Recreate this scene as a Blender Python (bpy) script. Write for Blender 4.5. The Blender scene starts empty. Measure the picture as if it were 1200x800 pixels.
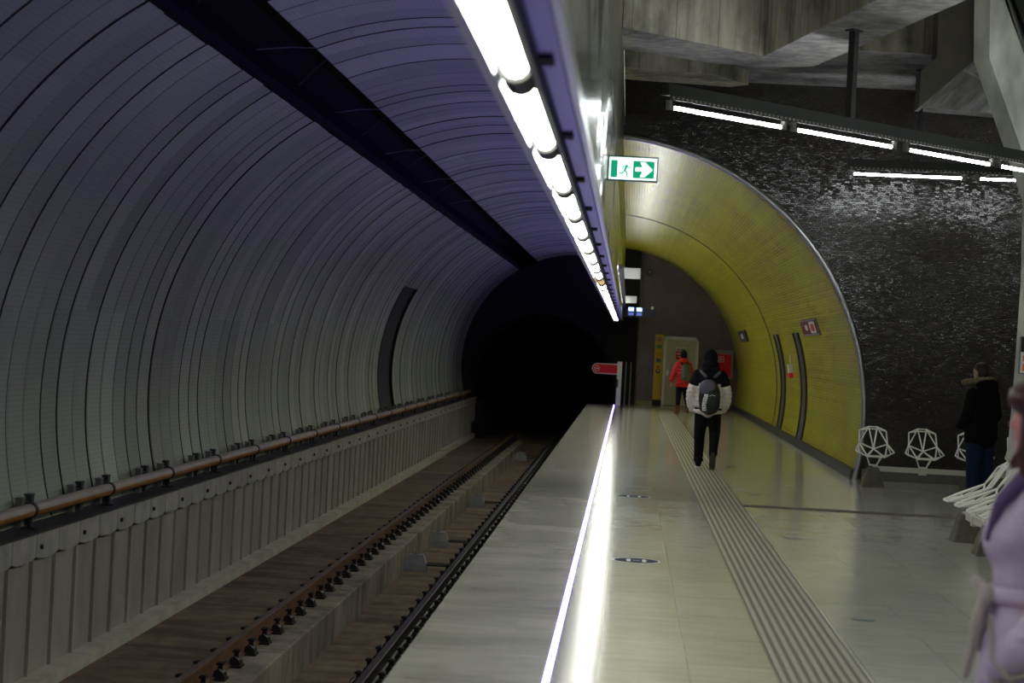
import bpy, math, random
from mathutils import Vector, Matrix
R = math.radians
random.seed(7)
SC = bpy.context.scene
COL = SC.collection

# ------------------------------------------------------------ camera, world, exposure
H = 1.75
cam_d = bpy.data.cameras.new('camera'); cam = bpy.data.objects.new('camera', cam_d); COL.objects.link(cam)
cam_d.sensor_width = 36; cam_d.lens = 70; cam_d.clip_end = 400; cam_d.clip_start = .05
yaw = math.atan(136.2/2333); pitch = math.atan(0.9/2333)
base = Matrix.Rotation(yaw, 4, 'Z') @ Matrix.Rotation(R(90)+pitch, 4, 'X') @ Matrix.Rotation(R(3.0), 4, 'Z')
cam.matrix_world = Matrix.Translation((0, 0, H)) @ base
cam_d.dof.use_dof = True; cam_d.dof.focus_distance = 25.0; cam_d.dof.aperture_fstop = 3.0
SC.camera = cam
w = bpy.data.worlds.new('world'); SC.world = w; w.use_nodes = True
w.node_tree.nodes['Background'].inputs[0].default_value = (.85, .95, .8, 1)
w.node_tree.nodes['Background'].inputs[1].default_value = 0.010
SC.view_settings.view_transform = 'Standard'; SC.view_settings.look = 'None'
SC.view_settings.gamma = 1; SC.view_settings.use_curve_mapping = False
SC.view_settings.exposure = 0.25
LAMP = 30.0        # platform edge tubes
HALL = 44.0       # hall tubes
PASS = 34.0       # added fill tubes that brighten the yellow passage
LED = 13.0        # blue line in the floor
UP = 38.0          # violet uplight line on top of the lamp beam

# ------------------------------------------------------------ materials
def mat(name, col, rough=.6, metal=0, emit=None, es=0, spec=.5, noise=0, nscale=6, nstretch=(1, 1, 1), bump=0, bscale=40):
    m = bpy.data.materials.new(name); m.use_nodes = True
    nt = m.node_tree; b = nt.nodes['Principled BSDF']
    b.inputs['Base Color'].default_value = (*col, 1); b.inputs['Roughness'].default_value = rough
    b.inputs['Metallic'].default_value = metal; b.inputs['Specular IOR Level'].default_value = spec
    if emit:
        b.inputs['Emission Color'].default_value = (*emit, 1); b.inputs['Emission Strength'].default_value = es
    if noise or bump:
        tc = nt.nodes.new('ShaderNodeTexCoord'); mp = nt.nodes.new('ShaderNodeMapping')
        mp.inputs['Scale'].default_value = nstretch
        nt.links.new(tc.outputs['Object'], mp.inputs[0])
    if noise:
        n = nt.nodes.new('ShaderNodeTexNoise'); n.inputs['Scale'].default_value = nscale; n.inputs['Detail'].default_value = 5
        nt.links.new(mp.outputs[0], n.inputs[0])
        mr = nt.nodes.new('ShaderNodeMapRange'); mr.inputs[1].default_value = .3; mr.inputs[2].default_value = .7
        mr.inputs[3].default_value = 1-noise; mr.inputs[4].default_value = 1+noise
        nt.links.new(n.outputs[0], mr.inputs[0])
        mx = nt.nodes.new('ShaderNodeVectorMath'); mx.operation = 'SCALE'; mx.inputs[0].default_value = col
        nt.links.new(mr.outputs[0], mx.inputs['Scale']); nt.links.new(mx.outputs[0], b.inputs['Base Color'])
    if bump:
        n = nt.nodes.new('ShaderNodeTexNoise'); n.inputs['Scale'].default_value = bscale; n.inputs['Detail'].default_value = 3
        nt.links.new(mp.outputs[0], n.inputs[0])
        bp = nt.nodes.new('ShaderNodeBump'); bp.inputs['Strength'].default_value = bump; bp.inputs['Distance'].default_value = .02
        nt.links.new(n.outputs[0], bp.inputs['Height']); nt.links.new(bp.outputs[0], b.inputs['Normal'])
    return m

class NT:
    """tiny node helper"""
    def __init__(s, name, rough=.5, spec=.5, metal=0):
        s.m = bpy.data.materials.new(name); s.m.use_nodes = True; s.t = s.m.node_tree
        s.b = s.t.nodes['Principled BSDF']
        s.b.inputs['Roughness'].default_value = rough; s.b.inputs['Specular IOR Level'].default_value = spec
        s.b.inputs['Metallic'].default_value = metal
    def n(s, typ, **kw):
        x = s.t.nodes.new('ShaderNode'+typ)
        for k, v in kw.items(): setattr(x, k, v)
        return x
    def put(s, v, sock):
        if hasattr(v, 'links') or hasattr(v, 'is_linked'): s.t.links.new(v, sock)
        else: sock.default_value = v
    def math(s, op, a, b=0.0, c=None):
        x = s.n('Math', operation=op); s.put(a, x.inputs[0]); s.put(b, x.inputs[1])
        if c is not None: s.put(c, x.inputs[2])
        return x.outputs[0]
    def sep(s, v):
        x = s.n('SeparateXYZ'); s.put(v, x.inputs[0]); return x.outputs
    def comb(s, a, b, c):
        x = s.n('CombineXYZ'); s.put(a, x.inputs[0]); s.put(b, x.inputs[1]); s.put(c, x.inputs[2]); return x.outputs[0]
    def noise(s, vec, scale, detail=4, rough=.55):
        x = s.n('TexNoise'); s.put(vec, x.inputs[0]); x.inputs['Scale'].default_value = scale
        x.inputs['Detail'].default_value = detail; x.inputs['Roughness'].default_value = rough; return x.outputs[0]
    def rng(s, v, a, b, c, d):
        x = s.n('MapRange'); s.put(v, x.inputs[0])
        for i, q in enumerate((a, b, c, d)): x.inputs[i+1].default_value = q
        return x.outputs[0]
    def white(s, v):
        x = s.n('TexWhiteNoise', noise_dimensions='3D'); s.put(v, x.inputs['Vector']); return x.outputs[0]
    def mix(s, f, a, b):
        x = s.n('Mix', data_type='RGBA'); s.put(f, x.inputs[0]); s.put(a, x.inputs[6]); s.put(b, x.inputs[7]); return x.outputs[2]
    def scale(s, v, f):
        x = s.n('VectorMath', operation='SCALE'); s.put(v, x.inputs[0]); s.put(f, x.inputs['Scale']); return x.outputs[0]
    def bump(s, h, strength, dist=.01):
        x = s.n('Bump'); x.inputs['Strength'].default_value = strength; x.inputs['Distance'].default_value = dist
        s.put(h, x.inputs['Height']); s.t.links.new(x.outputs[0], s.b.inputs['Normal'])
    def color(s, v): s.put(v, s.b.inputs['Base Color'])
    def obj(s):
        x = s.n('TexCoord'); return x.outputs['Object']
    def uv(s):
        x = s.n('TexCoord'); return x.outputs['UV']

def line(nt, v, period, width):
    """1 on thin lines every period"""
    f = nt.math('FRACT', nt.math('DIVIDE', v, period)); return nt.math('LESS_THAN', f, width/period)

def m_vault():
    t = NT('vault_panels', .5, .35)
    u, v, _ = t.sep(t.uv())           # u arc metres, v metres along the tunnel
    pid = t.math('FLOOR', t.math('DIVIDE', v, .5))
    rnd = t.white(t.comb(pid, 3.1, 0))
    sect = t.white(t.comb(pid, t.math('FLOOR', t.math('DIVIDE', u, 1.9)), 7))
    f = t.math('ADD', t.rng(rnd, 0, 1, .78, 1.1), t.rng(sect, 0, 1, -.1, .1))
    cloud = t.rng(t.noise(t.comb(t.math('MULTIPLY', u, .5), t.math('MULTIPLY', v, .5), 0), .8), .3, .7, .82, 1.15)
    f = t.math('MULTIPLY', f, cloud)
    g = line(t, u, .045, .009)
    f = t.math('MULTIPLY', f, t.rng(g, 0, 1, 1, .86))
    # rust runs beside the joints, only low down on the wall
    st = t.noise(t.comb(t.math('MULTIPLY', u, .5), t.math('MULTIPLY', v, 9), 0), 1.0, 3)
    fr = t.math('FRACT', t.math('DIVIDE', v, .5))
    near = t.math('GREATER_THAN', t.math('ABSOLUTE', t.math('SUBTRACT', fr, .5)), .40)
    stain = t.math('MULTIPLY', t.math('MULTIPLY', t.rng(st, .48, .63, 0, .7), near), t.rng(u, 1.6, 3.2, 1, 0))
    c = t.scale((.345, .40, .255), f)
    c = t.mix(stain, c, (.10, .07, .045, 1))
    t.color(c)
    return t.m

def m_yellow():
    t = NT('yellow_mosaic', .25, .25)
    u, v, _ = t.sep(t.uv())
    id_ = t.white(t.comb(t.math('FLOOR', t.math('DIVIDE', u, .05)), t.math('FLOOR', t.math('DIVIDE', v, .05)), 0))
    row = t.white(t.comb(t.math('FLOOR', t.math('DIVIDE', u, .05)), 0, 0))
    j = t.math('MAXIMUM', line(t, u, .05, .006), line(t, v, .05, .006))
    n = t.noise(t.comb(u, t.math('MULTIPLY', v, .35), 0), 1.1)
    f = t.math('MULTIPLY', t.rng(id_, 0, 1, .9, 1.08), t.rng(n, .3, .7, .85, 1.12))
    f = t.math('MULTIPLY', f, t.rng(row, 0, 1, .93, 1.05))
    c = t.mix(t.rng(n, .35, .7, 0, 1), (.60, .53, .015, 1), (.50, .52, .015, 1))
    c = t.scale(c, f)
    c = t.mix(t.math('MULTIPLY', j, .55), c, (.10, .10, .03, 1))
    t.color(c)
    t.bump(t.math('ADD', t.math('MULTIPLY', id_, .5), t.math('MULTIPLY', j, -1)), .18, .01)
    return t.m

def m_mosaic(name, a, b, rough=.24, sx='X'):
    t = NT(name, rough, .6)
    x, y, z = t.sep(t.obj())
    br = t.n('TexBrick'); t.put(t.comb(x, z, 0), br.inputs[0])
    br.inputs['Scale'].default_value = 1; br.inputs['Brick Width'].default_value = .06; br.inputs['Row Height'].default_value = .03
    br.inputs['Mortar Size'].default_value = .003; br.inputs['Mortar Smooth'].default_value = .3
    br.inputs['Color1'].default_value = (*a, 1); br.inputs['Color2'].default_value = (*b, 1)
    br.inputs['Mortar'].default_value = (.006, .005, .005, 1); br.offset = .5
    big = t.rng(t.noise(t.comb(x, 0, z), .8), .3, .7, .8, 1.25)
    t.color(t.scale(br.outputs['Color'], big))
    idx = t.white(t.comb(t.math('FLOOR', t.math('DIVIDE', x, .1)), t.math('FLOOR', t.math('DIVIDE', z, .05)), 0))
    rough_n = t.noise(t.comb(t.math('MULTIPLY', x, 1), 0, z), 16, 3)
    h = t.math('ADD', t.math('MULTIPLY', br.outputs['Fac'], -1.0), t.math('ADD', t.math('MULTIPLY', rough_n, 2.0), t.math('MULTIPLY', idx, .6)))
    wn = t.n('TexWhiteNoise', noise_dimensions='3D')
    t.put(t.comb(t.math('FLOOR', t.math('DIVIDE', x, .06)), t.math('FLOOR', t.math('DIVIDE', z, .03)), 5), wn.inputs['Vector'])
    cx_, cy_, cz_ = t.sep(wn.outputs['Color'])
    wav = t.noise(t.comb(x, 0, z), 3.0, 4)
    bpn = t.n('Bump'); bpn.inputs['Strength'].default_value = .35; bpn.inputs['Distance'].default_value = .01
    t.put(t.math('ADD', t.math('MULTIPLY', br.outputs['Fac'], -1.0), t.math('MULTIPLY', wav, 1.0)), bpn.inputs['Height'])
    ad = t.n('VectorMath', operation='ADD'); t.put(bpn.outputs[0], ad.inputs[0])
    t.put(t.comb(t.rng(cx_, 0, 1, -.05, .05), 0, t.rng(cz_, 0, 1, -.06, .06)), ad.inputs[1])
    nm = t.n('VectorMath', operation='NORMALIZE'); t.put(ad.outputs[0], nm.inputs[0])
    t.t.links.new(nm.outputs[0], t.b.inputs['Normal'])
    return t.m

def m_floor():
    t = NT('polished_stone', .2, .5)
    x, y, z = t.sep(t.obj())
    xs = t.math('ADD', x, .09)
    jx = line(t, xs, .51, .006)
    jy = line(t, y, 1.02, .008)
    right = t.math('GREATER_THAN', x, -.09)
    j = t.math('MAXIMUM', t.math('MULTIPLY', jx, right), jy)
    tile = t.white(t.comb(t.math('FLOOR', t.math('DIVIDE', xs, .51)), t.math('FLOOR', t.math('DIVIDE', y, 1.02)), 0))
    veins = t.noise(t.comb(t.math('MULTIPLY', x, 1.2), t.math('MULTIPLY', y, 5), 0), 2.0, 6, .65)
    blot = t.noise(t.comb(x, t.math('MULTIPLY', y, .7), 4), 1.1, 4)
    f = t.math('MULTIPLY', t.rng(tile, 0, 1, .95, 1.05), t.math('MULTIPLY', t.rng(veins, .25, .75, .84, 1.12), t.rng(blot, .2, .8, .88, 1.08)))
    edge = t.math('LESS_THAN', x, -.33)
    dirt = t.math('MULTIPLY', edge, t.rng(t.noise(t.comb(t.math('MULTIPLY', x, .6), y, 0), 1.6, 4), .42, .72, 0, .6))
    c = t.scale((.47, .47, .385), f)
    c = t.mix(dirt, c, (.20, .19, .14, 1))
    c = t.mix(t.math('MULTIPLY', j, .55), c, (.10, .10, .075, 1))
    t.color(c)
    t.b.inputs['Roughness'].default_value = .15
    return t.m

def m_bed():
    t = NT('dirty_track_concrete', .85, .25)
    x, y, z = t.sep(t.obj())
    a = t.noise(t.comb(t.math('MULTIPLY', x, .6), t.math('MULTIPLY', y, 2.2), z), 1.1, 6, .65)
    b = t.noise(t.comb(t.math('MULTIPLY', x, 2), t.math('MULTIPLY', y, .8), z), 3, 5)
    c = t.mix(t.rng(a, .35, .65, 0, 1), (.085, .058, .036, 1), (.215, .165, .105, 1))
    c = t.scale(c, t.rng(b, .3, .7, .7, 1.15))
    j = line(t, y, 3.1, .03)
    c = t.mix(t.math('MULTIPLY', j, .8), c, (.02, .015, .01, 1))
    t.color(c); t.bump(b, .3, .02)
    return t.m

def m_concrete(name, col=(.60, .57, .46), lines=.9):
    t = NT(name, .8, .3)
    x, y, z = t.sep(t.obj())
    a = t.noise(t.comb(x, y, t.math('MULTIPLY', z, .6)), 1.5, 6, .65)
    b = t.noise(t.comb(t.math('MULTIPLY', x, 6), t.math('MULTIPLY', y, 6), z), 1.2, 4)
    f = t.math('MULTIPLY', t.rng(a, .35, .65, .38, 1.2), t.rng(b, .3, .7, .65, 1.15))
    j = line(t, t.math('ADD', x, y), lines, .02)
    c = t.scale(col, f)
    c = t.mix(t.math('MULTIPLY', j, .5), c, (.05, .045, .035, 1))
    c = t.mix(t.rng(a, .55, .75, 0, .5), c, (.16, .15, .085, 1))
    t.color(c); t.bump(a, .3, .02)
    return t.m

def m_cladding():
    t = NT('trackside_cladding', .55, .35)
    x, y, z = t.sep(t.obj())
    pid = t.white(t.comb(t.math('FLOOR', t.math('DIVIDE', y, .65)), 0, 0))
    a = t.noise(t.comb(x, t.math('MULTIPLY', y, 1.5), t.math('MULTIPLY', z, .6)), 2, 5)
    f = t.math('MULTIPLY', t.rng(pid, 0, 1, .9, 1.08), t.rng(a, .3, .7, .8, 1.1))
    c = t.scale((.33, .325, .25), f)
    t.color(c)
    return t.m

def m_facade():
    t = NT('crystal_steel', .16, .5, .72)
    x, y, z = t.sep(t.obj())
    vo = t.n('TexVoronoi', feature='F1'); t.put(t.comb(0, t.math('MULTIPLY', y, .5), z), vo.inputs[0]); vo.inputs['Scale'].default_value = 1.6
    r, g, b_ = t.sep(vo.outputs['Color'])
    c = t.scale((.56, .62, .54), t.rng(r, 0, 1, .5, 1.1))
    t.color(c)
    # every facet is a flat plate tilted its own way
    dy = t.math('SUBTRACT', t.math('MULTIPLY', g, 2), 1); dz = t.math('SUBTRACT', t.math('MULTIPLY', b_, 2), 1)
    h = t.math('ADD', t.math('MULTIPLY', dy, y), t.math('MULTIPLY', dz, z))
    geo = t.n('NewGeometry')
    add = t.n('VectorMath', operation='ADD'); t.put(geo.outputs['Normal'], add.inputs[0])
    t.put(t.comb(0, t.math('MULTIPLY', dy, .16), t.math('MULTIPLY', dz, .16)), add.inputs[1])
    nm = t.n('VectorMath', operation='NORMALIZE'); t.put(add.outputs[0], nm.inputs[0])
    t.t.links.new(nm.outputs[0], t.b.inputs['Normal'])
    return t.m

M = {}
M['vault'] = m_vault(); M['yellow'] = m_yellow(); M['floor'] = m_floor(); M['bed'] = m_bed()
M['darkwall'] = m_mosaic('black_brown_mosaic', (.030, .025, .021), (.046, .038, .032), .19)
M['brownwall'] = m_mosaic('maroon_mosaic', (.13, .075, .062), (.17, .10, .085), .2)
M['concrete'] = m_concrete('stained_concrete'); M['plinth'] = m_concrete('track_plinth_concrete', (.27, .24, .185), 3.1)
M['soffit'] = m_concrete('pale_soffit_concrete', (.48, .47, .46), 5.0)
M['clad'] = m_cladding(); M['facade'] = m_facade()
M['seam'] = mat('dark_seam', (.030, .025, .021), .8, spec=.2)
M['black'] = mat('matt_black', (.008, .008, .008), .6)
M['slot'] = mat('slot_dark_green', (.004, .006, .0045), .9, spec=.1, noise=.4, nscale=2)
M['tunnel'] = mat('tunnel_dark', (.014, .013, .012), .9)  # plain near-black colour for the tunnel mouth and bore
M['fascia'] = mat('fascia_metal', (.36, .36, .29), .5, noise=.2, nscale=5)
M['curb'] = mat('curb_paint', (.42, .42, .30), .7, noise=.2, nscale=3)
M['grey'] = mat('grey_metal', (.22, .22, .20), .45, .6)
M['darkgrey'] = mat('dark_grey_metal', (.045, .047, .045), .5, .3)
M['greybase'] = mat('grey_stone_base', (.13, .125, .105), .5, noise=.2)
M['steel'] = mat('brushed_steel', (.55, .56, .52), .3, 1.0, noise=.12, nscale=3, nstretch=(1, .2, 3))
M['strip'] = mat('floor_steel_strip', (.085, .09, .085), .19, 0, spec=.14, noise=.12, nscale=4, nstretch=(1, 6, 1))
M['column'] = mat('column_steel', (.72, .74, .67), .34, .35, noise=.4, nscale=1.3, nstretch=(2.5, 1, 1), bump=.12, bscale=2)
M['railrust'] = mat('rust_rail', (.15, .075, .035), .6, .3, noise=.35, nscale=5)
M['railhead'] = mat('rail_head_steel', (.30, .21, .14), .35, .9)
M['raildark'] = mat('dark_rail', (.03, .027, .025), .5, .5)
M['clip'] = mat('rail_clip_iron', (.008, .008, .009), .55, .3)
M['boxgrey'] = mat('box_grey', (.20, .21, .21), .6, noise=.2)
M['pipeo'] = mat('orange_pipe', (.34, .15, .02), .45, noise=.15, nscale=4)
M['pipec'] = mat('cream_pipe', (.36, .32, .21), .45, noise=.12, nscale=4)
M['tube'] = mat('tube_light', (.9, .9, .9), .4, emit=(1, 1, .86), es=LAMP)
M['tubedead'] = mat('dim_amber_tube', (.75, .6, .35), .4, emit=(1, .62, .25), es=.55)
M['hall'] = mat('hall_tube_light', (.9, .9, .9), .4, emit=(.95, 1, 1), es=HALL)
M['led'] = mat('blue_led_line', (.3, .3, .9), .3, emit=(.20, .13, 1.0), es=LED)
M['ledcore'] = mat('led_core', (.8, .8, 1), .3, emit=(.6, .68, 1.0), es=1.3)
M['beam'] = mat('beam_paint', (.34, .33, .38), .38, .1, noise=.15, nscale=4)
M['beamdark'] = mat('beam_dark_green', (.016, .022, .016), .5)
M['beamshelf'] = mat('reflector_shelf', (.62, .64, .74), .4)
M['groove'] = mat('tactile_groove', (.13, .12, .085), .7)
M['rib'] = mat('tactile_rib', (.31, .30, .225), .5)
M['decal'] = mat('decal_blue', (.02, .025, .06), .8, spec=.1)
M['decalw'] = mat('decal_white', (.62, .64, .60), .5)
M['white'] = mat('white_paint', (.72, .72, .68), .4)
M['chair'] = mat('chair_white', (.90, .89, .82), .4)
M['chairbeam'] = mat('bench_beam_grey', (.66, .65, .58), .5)
M['pedestal'] = mat('pedestal_concrete', (.125, .115, .09), .8, noise=.25, nscale=14, bump=.3)
M['green'] = mat('exit_green', (.0, .30, .16), .4, emit=(.0, .42, .22), es=.55)
M['exitw'] = mat('exit_white', (.8, .8, .8), .4, emit=(.85, 1, .95), es=1.1)
M['greenbody'] = mat('exit_housing', (.01, .10, .055), .4)
M['red'] = mat('red_sign', (.75, .018, .025), .6, spec=.2)
M['yel'] = mat('yellow_panel', (.80, .53, .01), .45)
M['door'] = mat('door_bronze', (.30, .28, .18), .35, .5, noise=.08)
M['doorframe'] = mat('door_frame', (.42, .41, .35), .35, .7)
M['bluelit'] = mat('blue_display', (.3, .4, 1), .4, emit=(.35, .55, 1), es=2.2)
M['bluedim'] = mat('blue_display_dim', (.2, .25, .5), .4, emit=(.12, .2, .8), es=.5)
M['orange'] = mat('orange_mark', (.75, .22, .02), .5)
M['bluemk'] = mat('blue_mark', (.06, .16, .45), .5)
M['greenmk'] = mat('green_mark', (.05, .35, .12), .5)
M['maroon'] = mat('maroon_plate', (.16, .022, .015), .7, spec=.2)
M['skin'] = mat('skin', (.50, .28, .21), .5)
M['skinpink'] = mat('skin_pink', (.50, .22, .22), .5)
M['beige'] = mat('beige_puffer', (.68, .62, .56), .6, bump=.4, bscale=9)
M['cblack'] = mat('black_cloth', (.0045, .0045, .0055), .9, spec=.15, bump=.3, bscale=25)
M['packblack'] = mat('backpack_black', (.007, .006, .009), .5, bump=.3, bscale=20)
M['packgrey'] = mat('backpack_grey_violet', (.085, .08, .125), .5, bump=.4, bscale=14)
M['redcoat'] = mat('red_puffer', (.60, .018, .018), .55, bump=.4, bscale=9)
M['greenpack'] = mat('green_grey_pack', (.09, .115, .095), .6, bump=.3, bscale=20)
M['navy'] = mat('navy_cloth', (.006, .007, .014), .9, spec=.2)
M['jeans'] = mat('blue_jeans', (.010, .020, .055), .9, spec=.2, bump=.2)
M['boot'] = mat('brown_boot', (.16, .055, .025), .5)
M['fur'] = mat('brown_fur', (.22, .165, .10), .9, noise=.4, nscale=40, bump=1, bscale=60)
M['hair'] = mat('brown_hair', (.025, .014, .010), .6)
M['hairred'] = mat('dark_red_hair', (.045, .010, .012), .5, noise=.3, nscale=30)
M['lav'] = mat('lavender_wool', (.50, .42, .60), .9, noise=.07, nscale=5, bump=.25, bscale=30)
M['lavdark'] = mat('plum_collar', (.10, .06, .17), .8)
M['trim'] = mat('taupe_trim', (.37, .33, .32), .8)

# ------------------------------------------------------------ mesh helper
class MB:
    def __init__(s): s.v = []; s.f = []; s.m = []; s.sm = []
    def add(s, vs, fs, m=0, sm=False):
        o = len(s.v); s.v += [tuple(v) for v in vs]
        for f in fs: s.f.append([i+o for i in f]); s.m.append(m); s.sm.append(sm)
        return s
    def box(s, x0, x1, y0, y1, z0, z1, m=0):
        vs = [(x, y, z) for x in (x0, x1) for y in (y0, y1) for z in (z0, z1)]
        return s.add(vs, [(0, 1, 3, 2), (4, 6, 7, 5), (0, 4, 5, 1), (2, 3, 7, 6), (0, 2, 6, 4), (1, 5, 7, 3)], m)
    def prism(s, poly, a, b, axis='y', m=0, mcap=None):
        """poly in the two other axes, extruded along axis from a to b"""
        n = len(poly)
        def P(p, q):
            return {'y': (p[0], q, p[1]), 'x': (q, p[0], p[1]), 'z': (p[0], p[1], q)}[axis]
        vs = [P(p, a) for p in poly]+[P(p, b) for p in poly]
        s.add(vs, [(i, (i+1) % n, n+(i+1) % n, n+i) for i in range(n)], m)
        mc = m if mcap is None else mcap
        return s.add(vs, [tuple(range(n))[::-1], tuple(range(n, 2*n))], mc)
    def cyl(s, a, b, r, r2=None, n=12, m=0, cap=True):
        a, b = Vector(a), Vector(b); r2 = r if r2 is None else r2
        d = (b-a).normalized(); u = d.orthogonal().normalized(); w_ = d.cross(u)
        vs = []
        for c, rr in ((a, r), (b, r2)):
            for i in range(n):
                t = 2*math.pi*i/n; vs.append(c+(u*math.cos(t)+w_*math.sin(t))*rr)
        s.add(vs, [(i, (i+1) % n, n+(i+1) % n, n+i) for i in range(n)], m, n > 6)
        if cap: s.add(vs, [tuple(range(n))[::-1], tuple(range(n, 2*n))], m)
        return s
    def capsule(s, a, b, r, n=12, m=0):
        a, b = Vector(a), Vector(b); d = (b-a).normalized(); u = d.orthogonal().normalized(); w_ = d.cross(u)
        rings = []
        for k in range(1, 5): t = math.pi/2*k/4; rings.append((a-d*r*math.cos(t)+d*r, r*math.sin(t)))
        for k in range(3, -1, -1)[:] if False else (3, 2, 1): t = math.pi/2*k/4; rings.append((b+d*r*math.cos(t)-d*r, r*math.sin(t)))
        rings.insert(4, (b-d*r, r))
        vs = []
        for c, rr in rings:
            for i in range(n): t = 2*math.pi*i/n; vs.append(c+(u*math.cos(t)+w_*math.sin(t))*rr)
        fs = []
        for k in range(len(rings)-1):
            fs += [(k*n+i, k*n+(i+1) % n, (k+1)*n+(i+1) % n, (k+1)*n+i) for i in range(n)]
        fs += [tuple(range(n))[::-1], tuple(range((len(rings)-1)*n, len(rings)*n))]
        return s.add(vs, fs, m, True)
    def ell(s, c, r, m=0, nu=14, nv=9, rot=None):
        vs = []; 
        for j in range(1, nv):
            p = math.pi*j/nv
            for i in range(nu):
                t = 2*math.pi*i/nu; vs.append(Vector((r[0]*math.sin(p)*math.cos(t), r[1]*math.sin(p)*math.sin(t), r[2]*math.cos(p))))
        vs += [Vector((0, 0, r[2])), Vector((0, 0, -r[2]))]
        if rot: vs = [rot @ v for v in vs]
        vs = [v+Vector(c) for v in vs]
        fs = []
        for j in range(nv-2):
            fs += [(j*nu+i, (j+1)*nu+i, (j+1)*nu+(i+1) % nu, j*nu+(i+1) % nu) for i in range(nu)]
        T = (nv-1)*nu
        fs += [(T, i, (i+1) % nu) for i in range(nu)]+[(T+1, (nv-2)*nu+(i+1) % nu, (nv-2)*nu+i) for i in range(nu)]
        return s.add(vs, fs, m, True)
    def tube(s, pts, r, n=8, m=0):
        for a, b in zip(pts, pts[1:]): s.cyl(a, b, r, n=n, m=m)
        return s
    def loft(s, rings, m=0, cap=True, sm=True):
        n = len(rings[0]); vs = [p for r in rings for p in r]; fs = []
        for k in range(len(rings)-1):
            fs += [(k*n+i, k*n+(i+1) % n, (k+1)*n+(i+1) % n, (k+1)*n+i) for i in range(n)]
        s.add(vs, fs, m, sm)
        if cap: s.add(vs, [tuple(range(n))[::-1], tuple(range((len(rings)-1)*n, len(rings)*n))], m)
        return s
    def build(s, name, mats, parent=None, kind=None, loc=None):
        me = bpy.data.meshes.new(name); me.from_pydata(s.v, [], s.f); me.update()
        if not isinstance(mats, (list, tuple)): mats = [mats]
        for q in mats: me.materials.append(M[q] if isinstance(q, str) else q)
        me.polygons.foreach_set('material_index', s.m); me.polygons.foreach_set('use_smooth', s.sm)
        o = bpy.data.objects.new(name, me); COL.objects.link(o)
        if parent: o.parent = parent
        if kind: o['kind'] = kind
        if loc: o.location = loc
        return o

def tag(o, label, cat, group=None):
    o['label'] = label; o['category'] = cat
    if group: o['group'] = group
    return o
def empty(name, loc, label, cat, group=None, rz=0):
    o = bpy.data.objects.new(name, None); COL.objects.link(o); o.location = loc; o.rotation_euler.z = rz
    o.empty_display_size = .1
    return tag(o, label, cat, group)
def copy_tree(o, parent=None):
    c = o.copy(); COL.objects.link(c); c.parent = parent
    for ch in list(o.children): copy_tree(ch, c)
    return c
def bevel(o, wd=.01, seg=2):
    b = o.modifiers.new('bevel', 'BEVEL'); b.width = wd; b.segments = seg; b.limit_method = 'ANGLE'; return o
def setuv(o, fn):
    me = o.data; uv = me.uv_layers.new(name='UVMap')
    for l in me.loops: uv.data[l.index].uv = fn(me.vertices[l.vertex_index].co)

# ------------------------------------------------------------ STRUCTURE
Y0, Y1 = -6.0, 61.0      # platform
YB = 63.3                # back wall
# platform floor
m = MB()
m.box(-1.15, -.355, Y0, Y1, -.12, 0); m.box(-.07, .90, Y0, YB, -.3, 0); m.box(1.43, 10, Y0, 23.0, -.3, 0)
m.box(1.43, 10, 23.42, YB, -.3, 0); m.box(.90, 1.43, Y0, YB, -.3, -.006); m.box(1.43, 10, 23.0, 23.42, -.3, -.006)
m.box(-.355, -.07, Y1, YB, -.3, 0)
m.build('floor', 'floor', kind='structure')
MB().box(-1.05, -.07, Y0, Y1, -1.7, -.12).build('platform_wall', 'seam', kind='structure')
MB().box(-.318, -.07, Y0, Y1, -.3, -.001).build('trim_1', 'strip', kind='structure')
# led line
led = empty('led_floor_line', (0, 0, 0), 'glowing blue light line set in the floor along the platform edge', 'floor light')
MB().box(-.355, -.318, Y0, Y1, -.3, -.002).build('led_body', 'led', led)
MB().box(-.345, -.328, Y0, Y1, -.004, .0005).build('led_core', 'ledcore', led)
# tactile guidance
m = MB(); m.box(.905, 1.425, Y0, 60.5, -.0055, -.004, 1)
n = 9
for i in range(n):
    x = .92+i*(.505/n); m.box(x, x+.030, Y0, 60.5, -.004, .003, 0)
m.build('tactile_strip', ['rib', 'groove'], kind='structure')
m = MB(); m.box(1.43, 6.5, 23.0, 23.42, -.0055, -.004, 1)
for i in range(6):
    y = 23.02+i*.066; m.box(2.0, 6.5, y, y+.028, -.004, .002, 0)
for i in range(14):
    for j in range(6): m.cyl((1.46+i*.04, 23.04+j*.066, -.004), (1.46+i*.04, 23.04+j*.066, .003), .012, .008, 8, 0)
m.build('tactile_crossing', [mat('crossing_rib', (.17, .15, .115), .8, spec=.2), mat('crossing_groove', (.08, .07, .055), .9, spec=.1)], kind='structure')

# trackbed
m = MB()
m.box(-4.78, -3.11, Y0, 90, -1.9, -1.3, 0)
m.box(-3.11, -2.22, Y0, 61, -1.9, -1.66, 0); m.box(-3.11, -2.22, 61, 90, -1.9, -1.34, 0)
m.box(-2.22, -1.05, Y0, 90, -1.9, -1.3, 0)
m.build('track_bed', 'bed', kind='structure')
m = MB()   # concrete plinth top and face next to the gutter
y = Y0
while y < 60:
    m.box(-3.74, -3.09, y+.012, y+3.088, -1.7, -1.285); y += 3.1
bevel(m.build('track_plinth', 'plinth', kind='structure'), .015)
MB().box(-4.82, -4.62, Y0, 52, -1.3, -1.20).box(-4.82, -4.66, 52, YB, -1.3, -1.16).build('baseboard_track', 'curb', kind='structure')
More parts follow.
